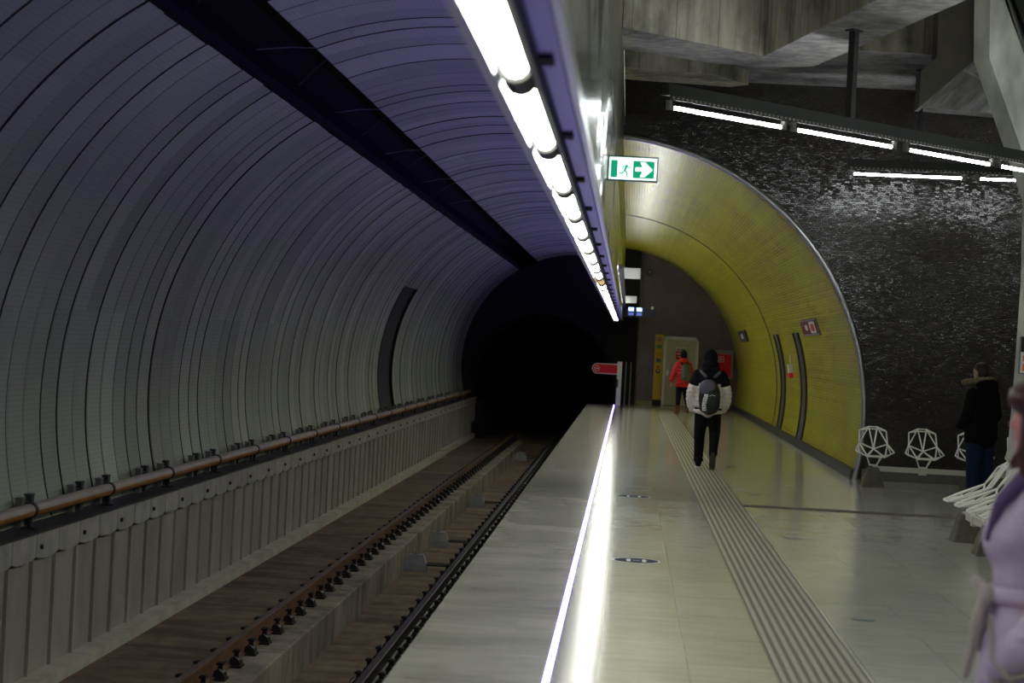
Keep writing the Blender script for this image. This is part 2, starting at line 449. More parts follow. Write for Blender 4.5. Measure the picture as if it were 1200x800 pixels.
# trackside cladding wall with folded ribs
m = MB(); y = Y0; P = .65
while y < 63:
    m.box(-4.84, -4.80, y, y+P-.035, -1.3, -.19, 0)
    m.box(-4.84, -4.815, y+P-.035, y+P-.012, -1.3, -.19, 1); m.box(-4.84, -4.775, y+P-.012, y+P, -1.3, -.19, 0); y += P
m.box(-5.25, -4.84, Y0, YB, -1.3, -.10, 1)
m.build('wall_trackside', ['clad', 'seam'], kind='structure')
# fascia with scalloped plates and bolts
m = MB(); y = Y0; k = 0
while y < 63:
    pts = [(y+.01, -.03), (y+P-.01, -.03)]
    low = [(y+P-.01-(P-.02)*i/8, -.215-.028*math.sin(math.pi*i/8)**.5) for i in range(9)]
    m.prism([(a, b) for a, b in pts]+low, -4.785, -4.755, 'x', 0)
    if k % 2 == 0: m.cyl((-4.75, y+.1, -.14), (-4.73, y+.1, -.14), .02, n=8, m=1)
    y += P; k += 1
m.box(-4.80, -4.77, Y0, YB, -.24, -.2, 1)
m.box(-5.3, -4.755, Y0, YB, -.03, -.012, 2)
m.build('trim_2', ['fascia', 'black', 'darkgrey'], kind='structure')

# track vault
CX, CZ, RV = -1.65, 1.03, 3.55
def vp(a, r=RV): return (CX-r*math.cos(a), CZ+r*math.sin(a))    # a from the left horizontal, upward
A0, A1 = R(-17.5), R(113.5)
slotA = (math.acos((CX+3.50)/RV), math.acos((CX+2.97)/RV)) if False else (math.acos((-3.50-CX)/-RV), math.acos((-2.97-CX)/-RV))
yend = 62.4
def arc_pts(a0, a1, n): return [a0+(a1-a0)*i/n for i in range(n+1)]
m = MB()
def ring(y0, y1, r, a0, a1, mi, n=40):
    A = arc_pts(a0, a1, n)
    vs = [(vp(a, r)[0], y0, vp(a, r)[1]) for a in A]+[(vp(a, r)[0], y1, vp(a, r)[1]) for a in A]
    N = n+1
    m.add(vs, [(i, i+1, N+i+1, N+i) for i in range(n)], mi, True)
y = 2.0
while y < yend-.01:
    niche = 41.45 <= y+.05 < 43.9
    for (a0, a1, nn) in ((A0, slotA[0], 30), (slotA[1], A1, 22)):
        a00 = R(30.0) if (niche and a0 == A0) else a0
        jit = random.uniform(-.006, .006)
        seam = random.choice((.012, .02, .03, .036))
        ring(y, y+.5-seam, RV+jit, a00, a1, 0, nn)
        ring(y+.5-seam, y+.5, RV+.02, a00, a1, 1, nn)
        # step faces
        for yy in (y, y+.5-seam):
            A = arc_pts(a00, a1, nn); N = nn+1
            vs = [(vp(a, RV+jit)[0], yy, vp(a, RV+jit)[1]) for a in A]+[(vp(a, RV+.02)[0], yy, vp(a, RV+.02)[1]) for a in A]
            m.add(vs, [(i, i+1, N+i+1, N+i) for i in range(nn)], 1)
    y += .5
o = m.build('wall_left', ['vault', 'seam'], kind='structure')
setuv(o, lambda c: ((math.atan2(c.z-CZ, -(c.x-CX))-A0)*RV, c.y))
# niche panel in the vault
m = MB(); A = arc_pts(A0, R(30), 16)
vs = [(vp(a, RV+.06)[0], yy, vp(a, RV+.06)[1]) for yy in (41.4, 44.1) for a in A]
m.add(vs, [(i, i+1, 18+i, 17+i) for i in range(16)], 0, True)
for yy in (41.45, 43.95):
    vs = [(vp(a, r_)[0], yy, vp(a, r_)[1]) for r_ in (RV-.01, RV+.07) for a in A]
    m.add(vs, [(i, i+1, 18+i, 17+i) for i in range(16)], 1)
m.build('wall_niche', [mat('niche_panel', (.04, .042, .03), .7, spec=.2), 'seam'], kind='structure')
# ceiling slot above the track: dark channel with cables
m = MB()
p0, p1 = vp(slotA[0], RV), vp(slotA[1], RV)
q0, q1 = vp(slotA[0], RV+.5), vp(slotA[1], RV+.5)
m.add([(p0[0], 2, p0[1]), (q0[0], 2, q0[1]), (q1[0], 2, q1[1]), (p1[0], 2, p1[1]),
       (p0[0], yend, p0[1]), (q0[0], yend, q0[1]), (q1[0], yend, q1[1]), (p1[0], yend, p1[1])],
      [(0, 1, 5, 4), (1, 2, 6, 5), (2, 3, 7, 6), (3, 0, 1, 2), (4, 5, 6, 7)], 0)
m.build('ceiling_slot', 'slot', kind='structure')
m = MB(); mid = vp(slotA[0], RV+.03)
m.box(mid[0]-.03, mid[0]+.05, 2, yend, mid[1]-.05, mid[1]+.03)
m.build('trim_3', mat('slot_edge', (.004, .004, .005), .9, spec=.1), kind='structure')
tm = mat('slot_wire', (.06, .065, .06), .6)
cm = ((p0[0]+p1[0])/2, (p0[1]+p1[1])/2+.12)
for i, yy in enumerate([10.5+2.4*k for k in range(12)]):
    a = MB(); s_ = 1 if i % 2 else -1
    a.tube([(cm[0]-.24, yy, cm[1]-.06), (cm[0], yy+s_*.5, cm[1]+.05), (cm[0]+.24, yy+s_*1.0, cm[1]+.12)], .007)
    tag(a.build('slot_bracing_wire', tm), 'thin diagonal wire crossing the dark ceiling slot above the track', 'wire', 'bracing wires in the ceiling slot')

# tunnel mouth and tunnel beyond
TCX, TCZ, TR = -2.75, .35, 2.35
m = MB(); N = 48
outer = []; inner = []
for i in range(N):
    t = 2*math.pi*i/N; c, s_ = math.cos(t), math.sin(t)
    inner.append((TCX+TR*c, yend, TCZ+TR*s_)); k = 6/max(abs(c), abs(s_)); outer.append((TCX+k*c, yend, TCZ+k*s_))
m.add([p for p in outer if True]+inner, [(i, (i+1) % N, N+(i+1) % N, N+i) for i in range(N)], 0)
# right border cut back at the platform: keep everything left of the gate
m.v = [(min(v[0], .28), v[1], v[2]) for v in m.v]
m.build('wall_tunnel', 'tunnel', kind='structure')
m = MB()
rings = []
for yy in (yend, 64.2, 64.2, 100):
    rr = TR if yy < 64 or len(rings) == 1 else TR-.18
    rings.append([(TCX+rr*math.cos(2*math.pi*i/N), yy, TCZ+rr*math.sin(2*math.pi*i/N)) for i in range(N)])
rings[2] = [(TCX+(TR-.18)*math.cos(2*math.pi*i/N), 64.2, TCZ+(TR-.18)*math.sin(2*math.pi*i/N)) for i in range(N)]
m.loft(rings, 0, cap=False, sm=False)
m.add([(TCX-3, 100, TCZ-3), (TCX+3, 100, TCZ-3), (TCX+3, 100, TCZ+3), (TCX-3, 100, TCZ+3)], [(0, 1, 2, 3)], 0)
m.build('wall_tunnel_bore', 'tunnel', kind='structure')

# yellow vault
YX, YZ, YR = -.5, .87, 4.0
yf = 29.6
m = MB()
ya = R(-12.7); yb = R(94)
A = arc_pts(ya, yb, 56)
def yp(a, r=YR): return (YX+r*math.cos(a), YZ+r*math.sin(a))
ys = [yf, 36.9, 40, 46.45, 46.7, 50, 55, YB]
for k in range(len(ys)-1):
    r = YR+.02 if ys[k] == 46.45 else YR
    vs = [(yp(a, r)[0], yy, yp(a, r)[1]) for yy in (ys[k], ys[k+1]) for a in A]; N_ = len(A)
    m.add(vs, [(i, N_+i, N_+i+1, i+1) for i in range(N_-1)], 1 if ys[k] == 46.45 else 0, True)
o = m.build('wall_right', ['yellow', 'seam'], kind='structure')
setuv(o, lambda c: ((math.atan2(c.z-YZ, c.x-YX)-ya)*YR, c.y))
# polished rim
m = MB(); rg = []
for a in A:
    rg.append([(YX+r*math.cos(a), yy, YZ+r*math.sin(a)) for r, yy in ((YR-.02, yf-.05), (YR+.06, yf-.05), (YR+.06, yf+.02), (YR-.02, yf+.02))])
m.loft(rg, 0)
m.build('trim_4', 'steel', kind='structure')
# base trim along the yellow wall
m = MB(); b0 = yp(ya); m.prism([(b0[0]-.05, 0), (b0[0]-.03, .14), (b0[0]+.08, .16), (b0[0]+.08, 0)], yf, YB, 'y')
m.build('baseboard_right', 'darkgrey', kind='structure')

# dark cross wall with the arch cut out
m = MB(); top = 5.78; NA = 56
A = arc_pts(R(-12.7), R(180), 60)
arcp = [(YX+(YR+.05)*math.cos(a), YZ+(YR+.05)*math.sin(a)) for a in A]
arcp = [p for p in arcp if p[0] > -.3]
for a, b in zip(arcp, arcp[1:]):
    m.add([(a[0], yf-.03, a[1]), (9.5, yf-.03, a[1]), (9.5, yf-.03, b[1]), (b[0], yf-.03, b[1])], [(0, 1, 2, 3)])
m.add([(-.3, yf-.03, arcp[-1][1]), (9.5, yf-.03, arcp[-1][1]), (9.5, yf-.03, top), (-.3, yf-.03, top)], [(0, 1, 2, 3)])
m.build('wall_dark', 'darkwall', kind='structure')
MB().box(3.52, 9.5, yf-.10, yf-.035, 0, .16).build('baseboard_dark', 'greybase', kind='structure')
# back wall
MB().box(.30, 4.2, YB, YB+.2, 0, 5.2).build('wall_back', 'brownwall', kind='structure')
MB().box(.27, .32, YB-.04, YB+.2, 0, 5.2).build('trim_5', 'grey', kind='structure')
MB().box(.32, 1.0-.16, YB-.03, YB, 0, .13).build('baseboard_back', 'curb', kind='structure')
MB().box(-.3, .28, YB+.25, YB+.4, 0, 5.2).build('wall_back_recess', 'black', kind='structure')
# end door
d = empty('door_1', (1.68, YB, 0), '', ''); del d['label']; del d['category']; d['kind'] = 'structure'
m = MB(); m.box(-.47, .47, -.05, 0, 0.02, 2.1); m.build('door_leaf', 'door', d)
m = MB(); m.box(-.55, -.47, -.07, 0, 0, 2.2); m.box(.47, .55, -.07, 0, 0, 2.2); m.box(-.55, .55, -.07, 0, 2.1, 2.2); m.build('door_frame', 'doorframe', d)
m = MB(); m.cyl((-.40, -.05, 1.05), (-.40, -.10, 1.05), .015); m.cyl((-.40, -.10, 1.05), (-.28, -.10, 1.05), .013); m.box(-.43, -.37, -.055, -.05, .95, 1.15); m.build('door_handle', 'steel', d)
s = empty('door_notice', (1.68, YB-.055, 0), 'white and red notice plate fixed on the end door', 'sign')
MB().box(-.16, .16, -.008, 0, 1.74, 1.86).build('white_notice', 'white', s)
MB().box(-.16, .13, -.008, 0, 1.48, 1.73).build('red_notice', 'red', s)
m = MB()
for k in range(3): m.box(-.12+k*.09, -.06+k*.09, -.010, -.008, 1.78, 1.82)
m.build('print', 'darkgrey', s)
m = MB()
m.box(-.12, .0, -.010, -.008, 1.64, 1.69); m.box(-.12, .08, -.010, -.008, 1.56, 1.585); m.build('red_notice_print', 'white', s)

# ------------------------------------------------------------ hall ceiling
m = MB()
m.prism([(-.3, 19.0), (-.22, 19.85), (1.29, 21.36), (.80, 22.09), (-.3, 21.25)][1:], 4.94, 6.6, 'z', 0)
b1 = m.build('ceiling_beam_left', ['concrete', 'soffit'], kind='structure')
m = MB()
m.prism([(1.29, 21.36), (2.55, 15.2), (3.28, 15.2), (1.87, 21.96), (1.39, 22.14), (.80, 22.09)], 4.94, 6.6, 'z', 0)
b2 = m.build('ceiling_beam_right', ['concrete', 'soffit'], kind='structure')
for o in (b1, b2):
    for p in o.data.polygons:
        if abs(p.normal.z) > .9: p.material_index = 1
m = MB()
m.prism([(-.3, 24.6), (.9, 24.2), (1.9, 26.0), (3.4, 26.0), (4.2, 26.3), (9.5, 26.3), (9.5, 29.7), (-.3, 29.7)], 5.76, 6.6, 'z', 0)
o = m.build('ceiling_edge', ['concrete', 'soffit'], kind='structure')
for p in o.data.polygons:
    if abs(p.normal.z) > .9: p.material_index = 1
m = MB(); m.prism([(-.25, 27.0), (1.0, 27.4), (1.5, 28.3), (1.25, 28.6), (-.25, 28.3)], 5.56, 5.76, 'z', 0)
m.build('ceiling_rib', 'concrete', kind='structure')
MB().box(-.3, 10, Y0, 30, 6.6, 6.8).build('ceiling', 'concrete', kind='structure')
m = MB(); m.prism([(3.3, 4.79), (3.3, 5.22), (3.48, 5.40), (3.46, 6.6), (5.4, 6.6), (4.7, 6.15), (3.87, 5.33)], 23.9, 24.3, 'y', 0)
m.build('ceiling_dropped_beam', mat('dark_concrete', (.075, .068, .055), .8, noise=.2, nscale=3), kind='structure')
m = MB()
vs = [(3.3, 24.3, 4.79), (3.87, 24.3, 5.33), (5.2, 24.3, 6.4), (6.2, 29.5, 5.36), (4.1, 29.5, 5.44)]
m.add(vs+[(v[0], v[1], v[2]+.06) for v in vs], [(0, 1, 2, 3, 4), (9, 8, 7, 6, 5), (0, 5, 6, 1), (1, 6, 7, 2), (2, 7, 8, 3), (3, 8, 9, 4), (4, 9, 5, 0)])
m.build('ceiling_sloping_soffit', 'soffit', kind='structure')
MB().box(10, 10.2, Y0, 30, -.3, 6.6).build('wall_far_right', 'darkwall', kind='structure')
# platform facade above the lamps
FX = -.225
MB().box(FX-.05, FX, Y0, 61.5, 2.66, 3.78).build('wall_facade', 'facade', kind='structure')
MB().box(FX-.05, FX-.002, Y0, 61.5, 3.80, 5.2).build('wall_facade_upper', mat('facade_upper_panel', (.16, .155, .11), .28, .5, noise=.4, nscale=1.5, nstretch=(1, 1, .4)), kind='structure')
MB().box(FX-.04, FX+.004, Y0, 61.5, 5.19, 5.215).build('trim_6', 'steel', kind='structure')
MB().box(FX-.012, FX+.012, Y0, 61.5, 2.60, 2.665).build('trim_7', 'steel', kind='structure')

# ------------------------------------------------------------ lamp beam over the platform edge
bm = empty('lamp_beam', (-.42, 27, 2.66), 'long painted lamp beam hanging over the platform edge line', 'lamp beam')
def wp(mb, name, mats, par, inv=None):
    o = mb.build(name, mats, par); o.location = -par.location; return o
wp(MB().prism([(-.437, 2.541), (-.437, 2.66), (-.50, 2.66), (-.475, 2.544)], 2, 60.5, 'y'), 'reflector_lip', 'beamshelf', bm)
wp(MB().box(-.49, -.455, 2, 60.5, 2.80, 2.815), 'violet_uplight', mat('violet_uplight', (.3, .2, .9), .4, emit=(.24, .15, 1.0), es=UP), bm)
wp(MB().box(-.50, -.24, 2, 60.5, 2.66, 2.80), 'beam_body', 'beam', bm)
wp(MB().box(-.335, -.315, 2, 60.5, 2.55, 2.66), 'dark_channel', 'beamdark', bm)
wp(MB().box(-.313, -.245, 2, 60.5, 2.62, 2.66).box(-.262, -.245, 2, 60.5, 2.605, 2.62), 'underside_rail', mat('violet_rail', (.25, .22, .5), .4, emit=(.13, .10, .42), es=.10), bm)
kk = 0
for k in range(27):
    y1 = 6.03+2.15*k
    if y1 > 59.5: break
    mcl = MB(); mcl.box(-.32, -.27, y1-.07, y1-.03, 2.600, 2.622); mcl.box(-.32, -.27, y1+.03, y1+.07, 2.600, 2.622)
    wp(mcl, 'bracket', 'black', bm)
def lamp(y1, dead=False):
    pos = 'unlit amber tube lamp in the row over the platform edge' if dead else 'bright white tube lamp hanging in the row over the platform edge'
    t = empty('platform_lamp', (-.378, y1-1.0, 2.575), pos, 'lamp', None if dead else 'tube lamps over the platform edge')
    MB().capsule((0, -.98, 0), (0, .98, 0), .040, 14).build('lamp_tube', 'tubedead' if dead else 'tube', t)
    for s_ in (-1, 1):
        m = MB(); m.cyl((0, s_*.91, .0), (0, s_*1.068, .0), .055, n=18); m.box(-.012, .012, s_*.95, s_*.98, .04, .083); m.build('lamp_cap', 'black', t)
    return t
lp = None
for k in range(-1, 25):
    y1 = 6.03+2.15*k-.04
    if k == 9: lamp(y1, True); continue
    if lp is None: lp = lamp(y1)
    else:
        c = copy_tree(lp); c.location = (-.378, y1-1.0, 2.575)

# ------------------------------------------------------------ hall light fixtures
def fixture(a, b, z, lens, label, rods, hz):
    a = Vector((*a, z)); b = Vector((*b, z)); L = (b-a).length; ang = math.atan2(b.y-a.y, b.x-a.x)
    t = empty('light_fixture', a, label, 'light fixture', rz=ang)
    MB().box(0, L, -.05, .05, .14, .24).build('channel', 'beamdark', t)
    m = MB(); m.box(0.02, L-.02, -.055, -.05, .10, .14, 0)
    k = .05
    while k < L-.05: m.box(k, k+.03, -.058, -.055, .11, .13, 1); k += .06
    m.build('perforated_strip', ['darkgrey', 'fascia'], t)
    for x0, x1 in lens:
        MB().cyl((x0, 0, .04), (x1, 0, .04), .016, n=12).build('tube', 'hall', t)
        for xe, sgn in ((x0, -1), (x1, 1)):
            m = MB(); m.cyl((xe, 0, .04), (xe+sgn*.05, 0, .04), .021); m.box(xe+sgn*.05-.02, xe+sgn*.05+.02, -.02, .02, .02, .10)
            m.build('tube_holder', 'grey', t)
    for r, hh in rods:
        m = MB(); m.box(r-.035, r+.035, -.035, .035, .24, hh-z-.012); m.box(r-.08, r+.08, -.05, .05, hh-z-.02, hh-z-.004)
        m.build('hanger_rod', 'darkgrey', t)
    return t
a, b = (.16, 17.45), (4.5, 22.05)
Lx = math.hypot(b[0]-a[0], b[1]-a[1])
f1 = fixture((.20, 17.45), (4.4, 21.95), 3.84, [(.12, 1.62), (1.86, 3.36), (3.66, 5.1), (5.32, 6.1)], 'long dark light fixture sloping across the hall, longest and nearest of the hanging fixtures', [(2.67, 4.94)], 0)
f2 = fixture((2.86, 27.52), (5.9, 27.3), 4.26, [(.10, 1.55), (1.80, 3.0)], 'shorter dark light fixture parallel to the black mosaic wall, behind the long one', [(.95, 5.76)], 0)
# fixtures of the same family nearer the camera, above the frame
for i, (p, q) in enumerate([((1.2, 4.0), (4.6, 8.0)), ((5.2, 8.5), (8.8, 12.0)), ((1.0, 11.0), (4.2, 14.8)), ((2.0, -3.0), (5.5, 0.5)), ((5.6, 18.0), (9.2, 22.0))]):
    fixture(p, q, 4.6, [(.12, 1.62), (1.86, 3.36), (3.6, 5.1)], ['hanging light fixture over the hall, nearest the camera', 'hanging light fixture over the right of the hall', 'hanging light fixture over the hall before the concrete beam', 'hanging light fixture over the hall behind the camera', 'hanging light fixture hidden behind the steel column'][i], [(.9, 6.6), (4.0, 6.6)], 0)
t = empty('passage_fill_light', (FX+.003, 46, 2.97), 'added fill light trough along the steel facade, brightening the yellow passage with hidden tubes', 'light fixture')  # added fitting, tubes hidden from the camera, to brighten the yellow vault
MB().box(0, .095, -15.5, 15.5, 0, .012).build('bottom_shield', 'grey', t)
for k in range(14):
    y = -15.2+2.2*k; MB().cyl((.045, y, .035), (.045, y+1.2, .035), .018, n=10).build('tube', mat('passage_fill_tube', (.9, .9, .9), .4, emit=(1, 1, .95), es=PASS) if k == 0 else bpy.data.materials['passage_fill_tube'], t)
    MB().box(.02, .07, y-.06, y-.02, .012, .06).build('tube_holder', 'grey', t)

# ------------------------------------------------------------ emergency exit sign
t = empty('exit_sign', (FX, 15, 3.10), 'green and white emergency exit sign with running man and arrow, hanging beside the lamp row', 'sign')
MB().box(.0, .38, 0, .035, -.095, .095).build('housing', 'greenbody', t)
m = MB(); m.box(.012, .37, -.004, 0, -.083, .083, 0); m.build('white_face', 'exitw', t)
MB().box(.025, .075, -.006, -.004, -.07, .06).build('green_field', 'green', t)
MB().box(.192, .352, -.006, -.004, -.07, .06).build('green_field', 'green', t)
m = MB()   # arrow
m.prism([(.21, -.018), (.265, -.018), (.245, -.06), (.28, -.06), (.34, -.004), (.28, .052), (.245, .052), (.265, .012), (.21, .012)], -.009, -.006, 'y'); m.build('arrow', 'exitw', t)
m = MB(); g = lambda x, z: (x+.075, -.008, z-.004)
m.cyl(g(.078, .045), g(.078, .045-.001), .012, n=8)
def st(a, b, r): m.cyl(g(*a), g(*b), r, n=6)
st((.072, .03), (.055, -.01), .009); st((.055, -.01), (.075, -.03), .006); st((.075, -.03), (.068, -.058), .005)
st((.055, -.012), (.035, -.035), .006); st((.035, -.035), (.012, -.03), .005)
st((.07, .025), (.09, .01), .004); st((.09, .01), (.105, .02), .004); st((.068, .025), (.045, .022), .004); st((.045, .022), (.035, .0), .004)
m.build('running_figure', 'green', t)

# light-grey box signs projecting from the facade
for yy, z, hh, lb in ((41, 3.30, .105, 'light grey box sign sticking out below the facade, nearer and larger of two'), (57.5, 3.165, .095, 'light grey box sign sticking out below the facade, farther and smaller of two')):
    t = empty('box_sign', (FX, yy, z), lb, 'sign')
    bevel(MB().box(0, .40, 0, .12, -hh, hh).build('sign_box', mat('box_sign_grey', (.40, .41, .40), .45, emit=(.6, .65, .7), es=.12), t))
    MB().box(0, .402, -.01, 0, -hh-.012, -hh).build('sign_edge', 'steel', t)
# blue clock display
t = empty('platform_display', (FX, 56, 2.83), 'dark platform display with two glowing blue fields, below the box signs', 'display')
MB().box(0, .95, .0, .10, -.20, .09).build('case', mat('display_case', (.012, .012, .03), .4), t)
MB().box(.18, .33, -.006, 0, -.03, .07).build('display_field', 'bluelit', t)
MB().box(.41, .56, -.006, 0, -.03, .07).build('display_field', 'bluelit', t)
MB().box(.18, .33, -.006, 0, -.15, -.07).box(.41, .56, -.006, 0, -.15, -.07).build('dim_field', 'bluedim', t)
t = empty('security_camera', (.62, 56, 2.90), 'small white security camera beside the blue display', 'camera')
m = MB(); m.cyl((0, .12, .03), (0.0, -.05, 0), .035); m.build('camera_body', 'white', t); MB().cyl((-.1, .1, .0), (0, .06, .0), .012).build('bracket', 'darkgrey', t)
t = empty('wall_speaker', (.55, YB-.02, 4.18), 'small round dark fitting high on the maroon back wall', 'speaker')
MB().cyl((0, 0, 0), (0, -.08, 0), .11, n=20).build('case', 'darkgrey', t); MB().ell((0, -.085, 0), (.06, .03, .06)).build('lens', 'grey', t)

# ------------------------------------------------------------ end of platform gate
t = empty('platform_end_gate', (-.22, 60.4, 0), 'red no-entry gate arm on a steel post at the platform end', 'gate')
MB().box(-.07, .07, -.05, .05, 0, 1.33).build('post', 'doorframe', t)
MB().box(-.075, -.02, -.06, .06, .55, .80).build('hinge_box', 'darkgrey', t)
def rounded(x0, x1, z0, z1):
    r = (z1-z0)/2; zc = (z0+z1)/2
    return [(x1, z0), (x1, z1)]+[(x0+r-r*math.sin(math.pi*i/10), zc+r*math.cos(math.pi*i/10)) for i in range(11)]
MB().prism(rounded(-.84, -.07, .94, 1.26), -.03, .0, 'y').build('arm_border', 'white', t)
MB().prism(rounded(-.82, -.07, .965, 1.235), -.036, -.03, 'y').build('arm_plate', 'red', t)
m = MB(); m.cyl((-.69, -.037, 1.10), (-.69, -.042, 1.10), .09, n=20, m=0); m.cyl((-.69, -.043, 1.10), (-.69, -.045, 1.10), .075, n=20, m=1); m.box(-.745, -.635, -.048, -.046, 1.085, 1.115, 0)
m.build('no_entry_mark', ['white', 'red'], t)
for x in (-.03, .12):
    t = empty('steel_post', (x, 60.5, 0), 'thin vertical steel post beside the gate, %s' % ('next to the gate post' if x < 0 else 'nearer the maroon wall'), 'post')
    MB().cyl((0, 0, 0), (0, 0, 1.33), .022).build('tube', 'grey', t); MB().cyl((0, 0, 0), (0, 0, .02), .05).build('foot_plate', 'darkgrey', t)

# yellow help column on the back wall
t = empty('help_column', (.98, YB-.01, 0), 'tall yellow help column with icons left of the end door', 'help point')
MB().box(-.135, .135, -.14, 0, .18, 2.23).build('yellow_body', 'yel', t)
MB().box(-.12, .12, -.12, 0, 0, .18).build('foot', 'black', t)
MB().box(-.08, .08, -.146, -.14, 2.02, 2.18).build('prohibition_icon', 'white', t)
m = MB(); 
for i in range(16):
    q = 2*math.pi*i/16; q2 = 2*math.pi*(i+1)/16
    m.cyl((.055*math.cos(q), -.149, 2.10+.055*math.sin(q)), (.055*math.cos(q2), -.149, 2.10+.055*math.sin(q2)), .012, n=6)
m.cyl((-.035, -.149, 2.135), (.035, -.149, 2.065), .010, n=6); m.build('red_ring', 'red', t)
MB().box(-.08, .08, -.145, -.14, 1.80, 1.92).build('green_icon', 'greenmk', t)
MB().box(-.08, .08, -.145, -.14, 1.63, 1.66).box(-.06, .08, -.145, -.14, 1.57, 1.60).build('orange_text', 'orange', t)
MB().box(-.07, .07, -.145, -.14, 1.36, 1.50).build('blue_icon', 'bluemk', t)
MB().box(-.02, .07, -.146, -.145, 1.46, 1.50).build('red_icon', 'orange', t)
m = MB(); m.cyl((0, -.14, 1.08), (0, -.17, 1.08), .07, n=20); m.build('call_button', 'black', t)
MB().cyl((0, -.172, 1.09), (0, -.18, 1.09), .035, n=16).build('button_centre', 'white', t)
MB().box(-.05, .05, -.146, -.14, 1.19, 1.25).build('red_label', 'red', t)
# fire cabinet
t = empty('fire_cabinet', (3.02, YB-.01, 0), 'grey framed red fire hose cabinet on the back wall right of the door', 'cabinet')
MB().box(-.31, .31, -.12, 0, .95, 1.85).build('frame', 'grey', t)
MB().box(-.24, .26, -.13, -.12, 1.02, 1.72).build('red_panel', 'red', t)
m = MB(); m.box(-.16, .02, -.136, -.13, 1.47, 1.49); m.box(-.16, .02, -.136, -.13, 1.63, 1.65); m.box(-.16, -.14, -.136, -.13, 1.47, 1.65); m.box(0, .02, -.136, -.13, 1.47, 1.65)
m.box(-.10, -.08, -.136, -.13, 1.51, 1.61); m.cyl((-.05, -.136, 1.56), (-.05, -.130, 1.56), .025); m.build('fire_mark', 'white', t)

# ------------------------------------------------------------ fittings on the yellow wall
def on_yellow(name, y0, y1, z0, z1, dep, mt, parent, r0=0.0):
    """curved plate standing on the yellow wall between y0,y1 and z0,z1"""
    a0, a1 = math.asin((z0-YZ)/YR), math.asin((z1-YZ)/YR); n = max(1, int((a1-a0)/R(3)))
    m = MB(); rg = []
    for a in arc_pts(a0, a1, n):
        rg.append([(yp(a, YR-r0)[0], y0, yp(a, YR-r0)[1]), (yp(a, YR-r0)[0], y1, yp(a, YR-r0)[1]), (yp(a, YR-dep)[0], y1, yp(a, YR-dep)[1]), (yp(a, YR-dep)[0], y0, yp(a, YR-dep)[1])])
    m.loft(rg, 0, sm=False); o = m.build(name, mt, parent); return o
for y0, lb in ((38.7, 'dark vertical slot strip in the yellow wall, nearer of two'), (43.9, 'dark vertical slot strip in the yellow wall, farther of two')):
    t = empty('wall_slot_strip', (0, 0, 0), lb, 'wall strip'); sw = 1.0
    on_yellow('groove', y0, y0+sw, 0.14, 2.23, .012, mat('slot_groove', (.045, .042, .02), .6), t)
    on_yellow('edge_rail', y0+sw, y0+sw+.05, 0.14, 2.23, .04, 'darkgrey', t); on_yellow('edge_rail', y0-.04, y0, 0.14, 2.23, .04, 'darkgrey', t)
t = empty('wall_sign', (0, 0, 0), 'maroon sign with white panel projecting from the yellow wall near the arch rim', 'sign')
on_yellow('sign_frame', 34.3, 37.3, 2.16, 2.44, .03, 'grey', t)
on_yellow('sign_plate', 34.45, 37.2, 2.19, 2.41, .045, 'maroon', t)
on_yellow('sign_panel', 34.5, 35.5, 2.20, 2.40, .05, 'white', t); on_yellow('pictogram', 35.95, 36.4, 2.26, 2.35, .05, 'white', t)
on_yellow('print', 34.7, 35.25, 2.24, 2.36, .054, 'red', t)
t = empty('wall_sign', (0, 0, 0), 'small dark sign on the yellow wall high up towards the back', 'sign')
on_yellow('sign_plate', 54.8, 58.1, 2.12, 2.42, .05, 'darkgrey', t); on_yellow('pictogram', 56.0, 57.0, 2.20, 2.34, .056, 'white', t)
t = empty('fire_alarm', (0, 0, 0), 'small white and red alarm on the yellow wall between the slot strips', 'alarm')
on_yellow('white_case', 41.9, 42.3, 1.42, 1.60, .07, 'white', t); on_yellow('red_base', 41.85, 42.4, 1.32, 1.42, .075, 'red', t); on_yellow('cable', 42.05, 42.12, 1.6, 1.78, .015, 'white', t)

# ------------------------------------------------------------ rails
def rail(x, name, label, head, body, right_clip=True):
    t = empty(name, (x, 0, -1.10), label, 'rail')
    prof = [(-.07, -.17), (.07, -.17), (.07, -.158), (.012, -.14), (.009, -.045), (.034, -.032), (.034, -.004), (.025, 0), (-.025, 0), (-.034, -.004), (-.034, -.032), (-.009, -.045), (-.012, -.14), (-.07, -.158)]
    MB().prism(prof, 2, 98, 'y').build('rail_web', body, t)
    MB().box(-.03, .03, 2, 98, .0, .003).build('rail_head', head, t)
    k = MB()
    k.box(-.16, .16, -.09, .09, -.185, -.165)
    for s_ in (-1, 1):
        k.prism([(s_*.05, -.16), (s_*.15, -.165), (s_*.14, -.12), (s_*.10, -.085), (s_*.06, -.10)], -.07, .07, 'y')
        k.cyl((s_*.10, 0, -.10), (s_*.10, 0, -.03), .022, n=8); k.box(s_*.10-.03, s_*.10+.03, -.045, .045, -.055, -.035)
    c0 = k.build('rail_clip', 'clip', t); y = 14.2; c0.location = (0, y, 0)
    while y < 62:
        y += .7; c = c0.copy(); COL.objects.link(c); c.location = (0, y, 0)
    return t
rail(-3.46, 'rail', 'rusty brown running rail with black clips along the concrete plinth', 'railhead', 'railrust')
rail(-2.06, 'rail', 'dark running rail close beside the platform edge', 'raildark', 'raildark')
